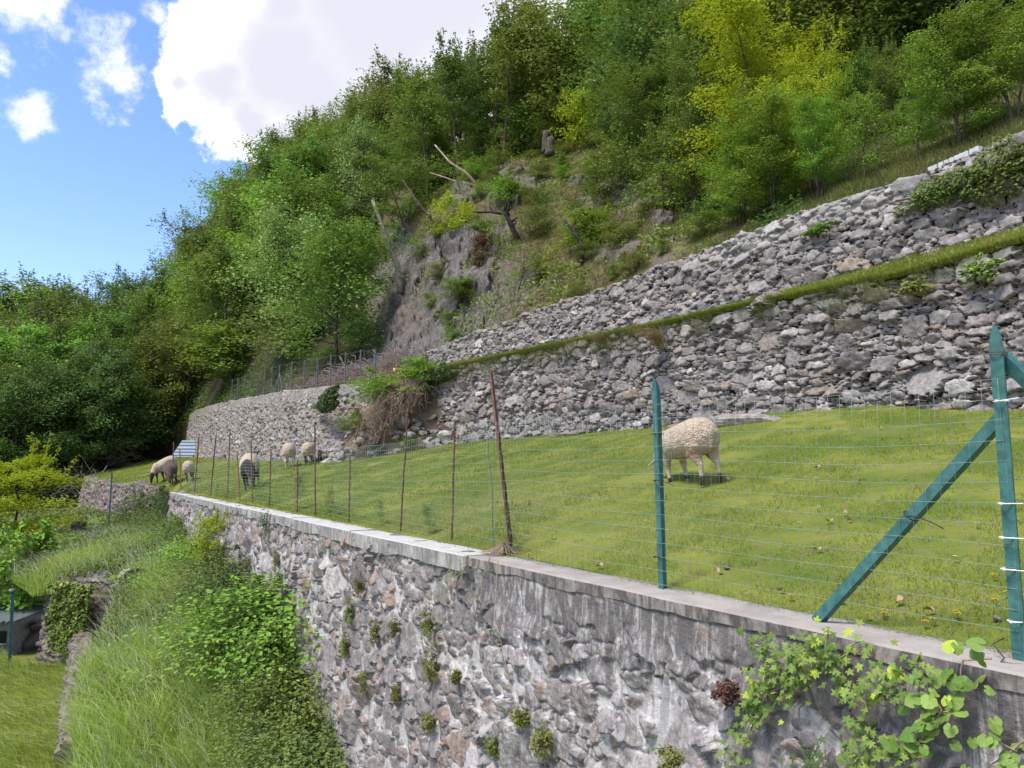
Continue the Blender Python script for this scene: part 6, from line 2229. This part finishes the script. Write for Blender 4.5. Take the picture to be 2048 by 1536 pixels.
# ------------------------------------------------------------------ sheep
def loft(mb, C_, rx, ry, sides=14, ref=(0, 1, 0)):
    """closed tube of elliptical rings: rx along the ref (sideways) axis, ry across it"""
    C_ = np.array(C_, float); k = len(C_)
    t = unit(np.gradient(C_, axis=0))
    r = np.tile(np.array(ref, float), (k, 1))
    u = unit(r - t * (r * t).sum(1, keepdims=True)); w = np.cross(t, u)
    an = np.arange(sides) / sides * 2 * np.pi
    ring = C_[:, None] + np.cos(an)[None, :, None] * u[:, None] * np.array(rx, float)[:, None, None] + np.sin(an)[None, :, None] * w[:, None] * np.array(ry, float)[:, None, None]
    i = np.arange(k - 1)[:, None] * sides; j = np.arange(sides)[None]; j2 = (j + 1) % sides
    q = np.stack([i + j, i + j2, i + sides + j2, i + sides + j], -1).reshape(-1, 4)
    n0 = k * sides
    caps = np.concatenate([np.stack([np.full(sides, n0), (np.arange(sides) + 1) % sides, np.arange(sides)], 1), np.stack([np.full(sides, n0 + 1), (k - 1) * sides + np.arange(sides), (k - 1) * sides + (np.arange(sides) + 1) % sides], 1)])
    mb.add(np.concatenate([ring.reshape(-1, 3), C_[:1] - t[:1] * min(rx[0], ry[0]) * .5, C_[-1:] + t[-1:] * min(rx[-1], ry[-1]) * .5]), [q, caps])


def sheep_body(turn=0.0, stride=(0, 0, 0, 0), fat=1.0, head_y=0.0, leg_split=.0):
    """grazing sheep, x forward; withers about 0.75 m"""
    mb = MB()
    f = fat
    loft(mb, [(-.60, 0, .62), (-.56, 0, .62), (-.46, 0, .612), (-.28, 0, .60), (-.05, 0, .575), (.18, 0, .555), (.33, 0, .545), (.43, 0, .535), (.49, 0, .515)],
         np.array([.08, .15, .205, .225, .23, .215, .185, .145, .08]) * f, np.array([.10, .18, .235, .245, .235, .215, .19, .16, .09]), 18)
    hy = head_y
    loft(mb, [(.34, 0, .60), (.46, hy * .25, .54), (.57, hy * .6, .43), (.655, hy * .9, .32)], [.13, .11, .088, .074], [.17, .14, .11, .085], 14)
    loft(mb, [(.615, hy * .9, .37), (.655, hy, .33), (.695, hy, .25), (.725, hy, .17), (.745, hy, .095), (.752, hy, .065)], [.048, .064, .062, .048, .039, .028], [.05, .076, .074, .056, .044, .03], 12)
    for sg in (-1, 1):                      # ears, out to the side and a little down
        loft(mb, [(.635, hy + sg * .045, .355), (.63, hy + sg * .10, .345), (.63, hy + sg * .16, .315), (.632, hy + sg * .20, .285)], [.020, .034, .030, .010], [.014, .013, .011, .006], 8, ref=(1, 0, 0))
    for i, (sg, st) in enumerate(((1, stride[0]), (-1, stride[1]))):   # forelegs
        loft(mb, [(.27, sg * .11, .56), (.29, sg * .125, .44), (.295 + st * .35, sg * .12, .33), (.30 + st * .6, sg * .115, .235), (.295 + st * .85, sg * .113, .12), (.295 + st, sg * .113, .065), (.31 + st, sg * .113, .045), (.32 + st, sg * .113, .0)],
             [.085, .075, .05, .036, .026, .028, .031, .036], [.11, .095, .058, .040, .029, .032, .034, .042], 10)
    for i, (sg, st) in enumerate(((1, stride[2]), (-1, stride[3]))):   # hind legs: stifle forward, hock back
        yy = .115 + leg_split
        loft(mb, [(-.40, sg * .11, .60), (-.385, sg * .13, .50), (-.375 + st * .2, sg * .125, .40), (-.43 + st * .5, sg * yy, .30), (-.475 + st * .8, sg * yy, .235), (-.465 + st * .95, sg * yy, .12), (-.46 + st, sg * yy, .06), (-.445 + st, sg * yy, .04), (-.435 + st, sg * yy, .0)],
             [.10, .105, .082, .05, .037, .027, .029, .031, .036], [.14, .155, .115, .062, .045, .030, .033, .034, .042], 10)
    loft(mb, [(-.575, 0, .70), (-.60, .0, .62), (-.60, 0, .52), (-.585, 0, .44)], [.03, .036, .03, .012], [.028, .028, .024, .010], 10)
    return mb


def finish_sheep(name, mb, colour, voxel=.017, wool_amp=.010, seed=0):
    me = mb.mesh('tmp_body', None)
    o = bpy.data.objects.new('tmp_body', me); COL.objects.link(o)
    m = o.modifiers.new('r', 'REMESH'); m.mode = 'VOXEL'; m.voxel_size = voxel
    s = o.modifiers.new('s', 'SMOOTH'); s.factor = .5; s.iterations = 3
    dg = bpy.context.evaluated_depsgraph_get(); dg.update()
    out = bpy.data.meshes.new_from_object(o.evaluated_get(dg))
    bpy.data.objects.remove(o)
    n = len(out.vertices)
    co = np.empty(n * 3, np.float32); out.vertices.foreach_get('co', co); co = co.reshape(-1, 3).astype(float)
    no = np.empty(n * 3, np.float32); out.vertices.foreach_get('normal', no); no = no.reshape(-1, 3).astype(float)
    dark, wool, brown, stain = colour(co)
    a = fbm(co[:, 0] * 22 + co[:, 1] * 9, co[:, 2] * 22 - co[:, 1] * 13, 3, 31 + seed) + .6 * fbm(co[:, 0] * 5 + co[:, 2] * 6, co[:, 1] * 7 + co[:, 2] * 3, 3, 7 + seed)
    co = co + no * (wool * (a * wool_amp + .006))[:, None]
    out.vertices.foreach_set('co', co.astype(np.float32).ravel())
    out.polygons.foreach_set('use_smooth', np.ones(len(out.polygons), bool))
    for k, v in (('dark', dark), ('wool', wool), ('brown', brown), ('stain', stain)):
        at_ = out.attributes.new(k, 'FLOAT', 'POINT'); at_.data.foreach_set('value', np.asarray(v, np.float32))
    out.materials.clear(); out.materials.append(M_SHEEP)
    out.update()
    out.name = name
    return out


def parts_of(co):
    x, y, z = co.T
    leg = sstep(z, .36, .30) * (x < .50)
    head = sstep(x * .75 - z * .66, .19, .235)
    ear = sstep(np.abs(y), .10, .12) * (x > .57)
    return x, y, z, leg, np.maximum(head, ear * 0), ear


def col_big(co):
    x, y, z, leg, head, ear = parts_of(co)
    hd = sstep(x * .75 - z * .66, .20, .25)
    dark = np.maximum(sstep(z, .125, .10) * (x < .6), hd * .62)
    wool = (1 - hd) * sstep(z, .22, .34)
    stain = np.exp(-((x + .40) / .13) ** 2 - ((z - .42) / .10) ** 2) * 1.0
    return dark, wool, hd, np.clip(stain, 0, 1)


def col_badger(co):                         # white fleece on the back, black face, chest, belly, legs and rump
    x, y, z, leg, head, ear = parts_of(co)
    e = .04 * fbm(x * 9 + y * 5, z * 9, 3, 3)
    w = sstep(z + e - np.maximum(0, np.abs(x - .05) - .33) * 1.2 + np.abs(y) * .35, .62, .67)
    front = sstep(x, .36, .44)
    w = w * (1 - front * sstep(np.abs(y), .16, .10))
    w = np.maximum(w, sstep(np.abs(y) + e, .14, .17) * sstep(z, .38, .46) * (x < .36) * (x > -.4))
    return 1 - w, w * .9 + .1 * sstep(z, .35, .45), 0 * x, 0 * x


def col_blacklegs(co):
    x, y, z, leg, head, ear = parts_of(co)
    e = .03 * fbm(x * 9, z * 9 + y * 7, 3, 8)
    d = np.maximum(sstep(z + e, .40, .35) * (x < .52), head)
    return d, 1 - d, 0 * x, 0 * x


def col_cream(co):
    x, y, z, leg, head, ear = parts_of(co)
    return .12 * head, (1 - head) * sstep(z, .25, .4), head, 0 * x


def col_darkbrown(co):
    x, y, z, leg, head, ear = parts_of(co)
    w = sstep(fbm(x * 4 + 3, y * 5 + z * 4, 2, 19), .32, .4) * (z < .5)
    return 1 - .85 * w, sstep(z, .3, .4) * .8, .8 + 0 * x, 0 * x


def put_sheep(px, py, mesh, rz, sc, label, dz=0.0, dip=0.0):
    p = hit(px, py, f_meadow, 5, 60)
    # keep all four feet on the slope
    e = .3
    gx = (float(f_meadow(np.array([p[0] + e]), np.array([p[1]]))[0]) - p[2]) / e; gy = (float(f_meadow(np.array([p[0]]), np.array([p[1] + e]))[0]) - p[2]) / e
    nx_, ny_ = math.cos(rz), math.sin(rz)
    gx = np.clip(gx, -.4, .4); gy = np.clip(gy, -.4, .4)
    pitch = -math.atan(gx * nx_ + gy * ny_) * .9 + R(dip); roll = math.atan(-gx * ny_ + gy * nx_) * .6
    o = bpy.data.objects.new('sheep', mesh); COL.objects.link(o)
    o.location = (p[0], p[1], p[2] + dz); o.rotation_euler = (roll, pitch, rz); o.scale = (sc,) * 3
    return tag(o, label, 'sheep')


SH_A = finish_sheep('sheep_big', sheep_body(0, (.03, -.04, .03, -.02), 1.08, .05), col_big, .0135, .008, 1)
SH_B = finish_sheep('sheep_badger', sheep_body(0, (.05, -.05, .05, -.05), .95, .12, .02), col_badger)
SH_C = finish_sheep('sheep_blacklegs', sheep_body(0, (-.04, .05, .03, -.04), 1.0, -.05, .01), col_blacklegs, seed=3)
SH_D = finish_sheep('sheep_cream', sheep_body(0, (.02, -.05, -.04, .04), 1.0, .08, .01), col_cream, seed=4)
SH_E = finish_sheep('sheep_dark', sheep_body(0, (.02, .02, 0, 0), 1.0, -.08), col_darkbrown, seed=5)
put_sheep(1383, 966, SH_A, R(110), .91, 'big cream woolly sheep with black feet grazing close behind the green picket', -.02, 7)
put_sheep(503, 976, SH_B, R(-76), 1.15, 'black faced sheep with a white back grazing head-on behind the rusty rods')
put_sheep(580, 934, SH_D, R(107), 1.08, 'all cream sheep seen from behind, left one of the pair by the pale wall')
put_sheep(619, 929, SH_C, R(104), 1.0, 'cream sheep with black legs seen from behind, right one of the pair by the wall')
put_sheep(333, 960, SH_C, R(-104), 1.15, 'cream sheep with black legs and face, half hidden behind the dark brown one')
put_sheep(347, 968, SH_E, R(-66), 1.15, 'dark brown sheep grazing towards the viewer at the far end of the fence')
put_sheep(381, 961, SH_C, R(113), .98, 'small cream sheep with black legs seen from behind, right of the dark brown one')
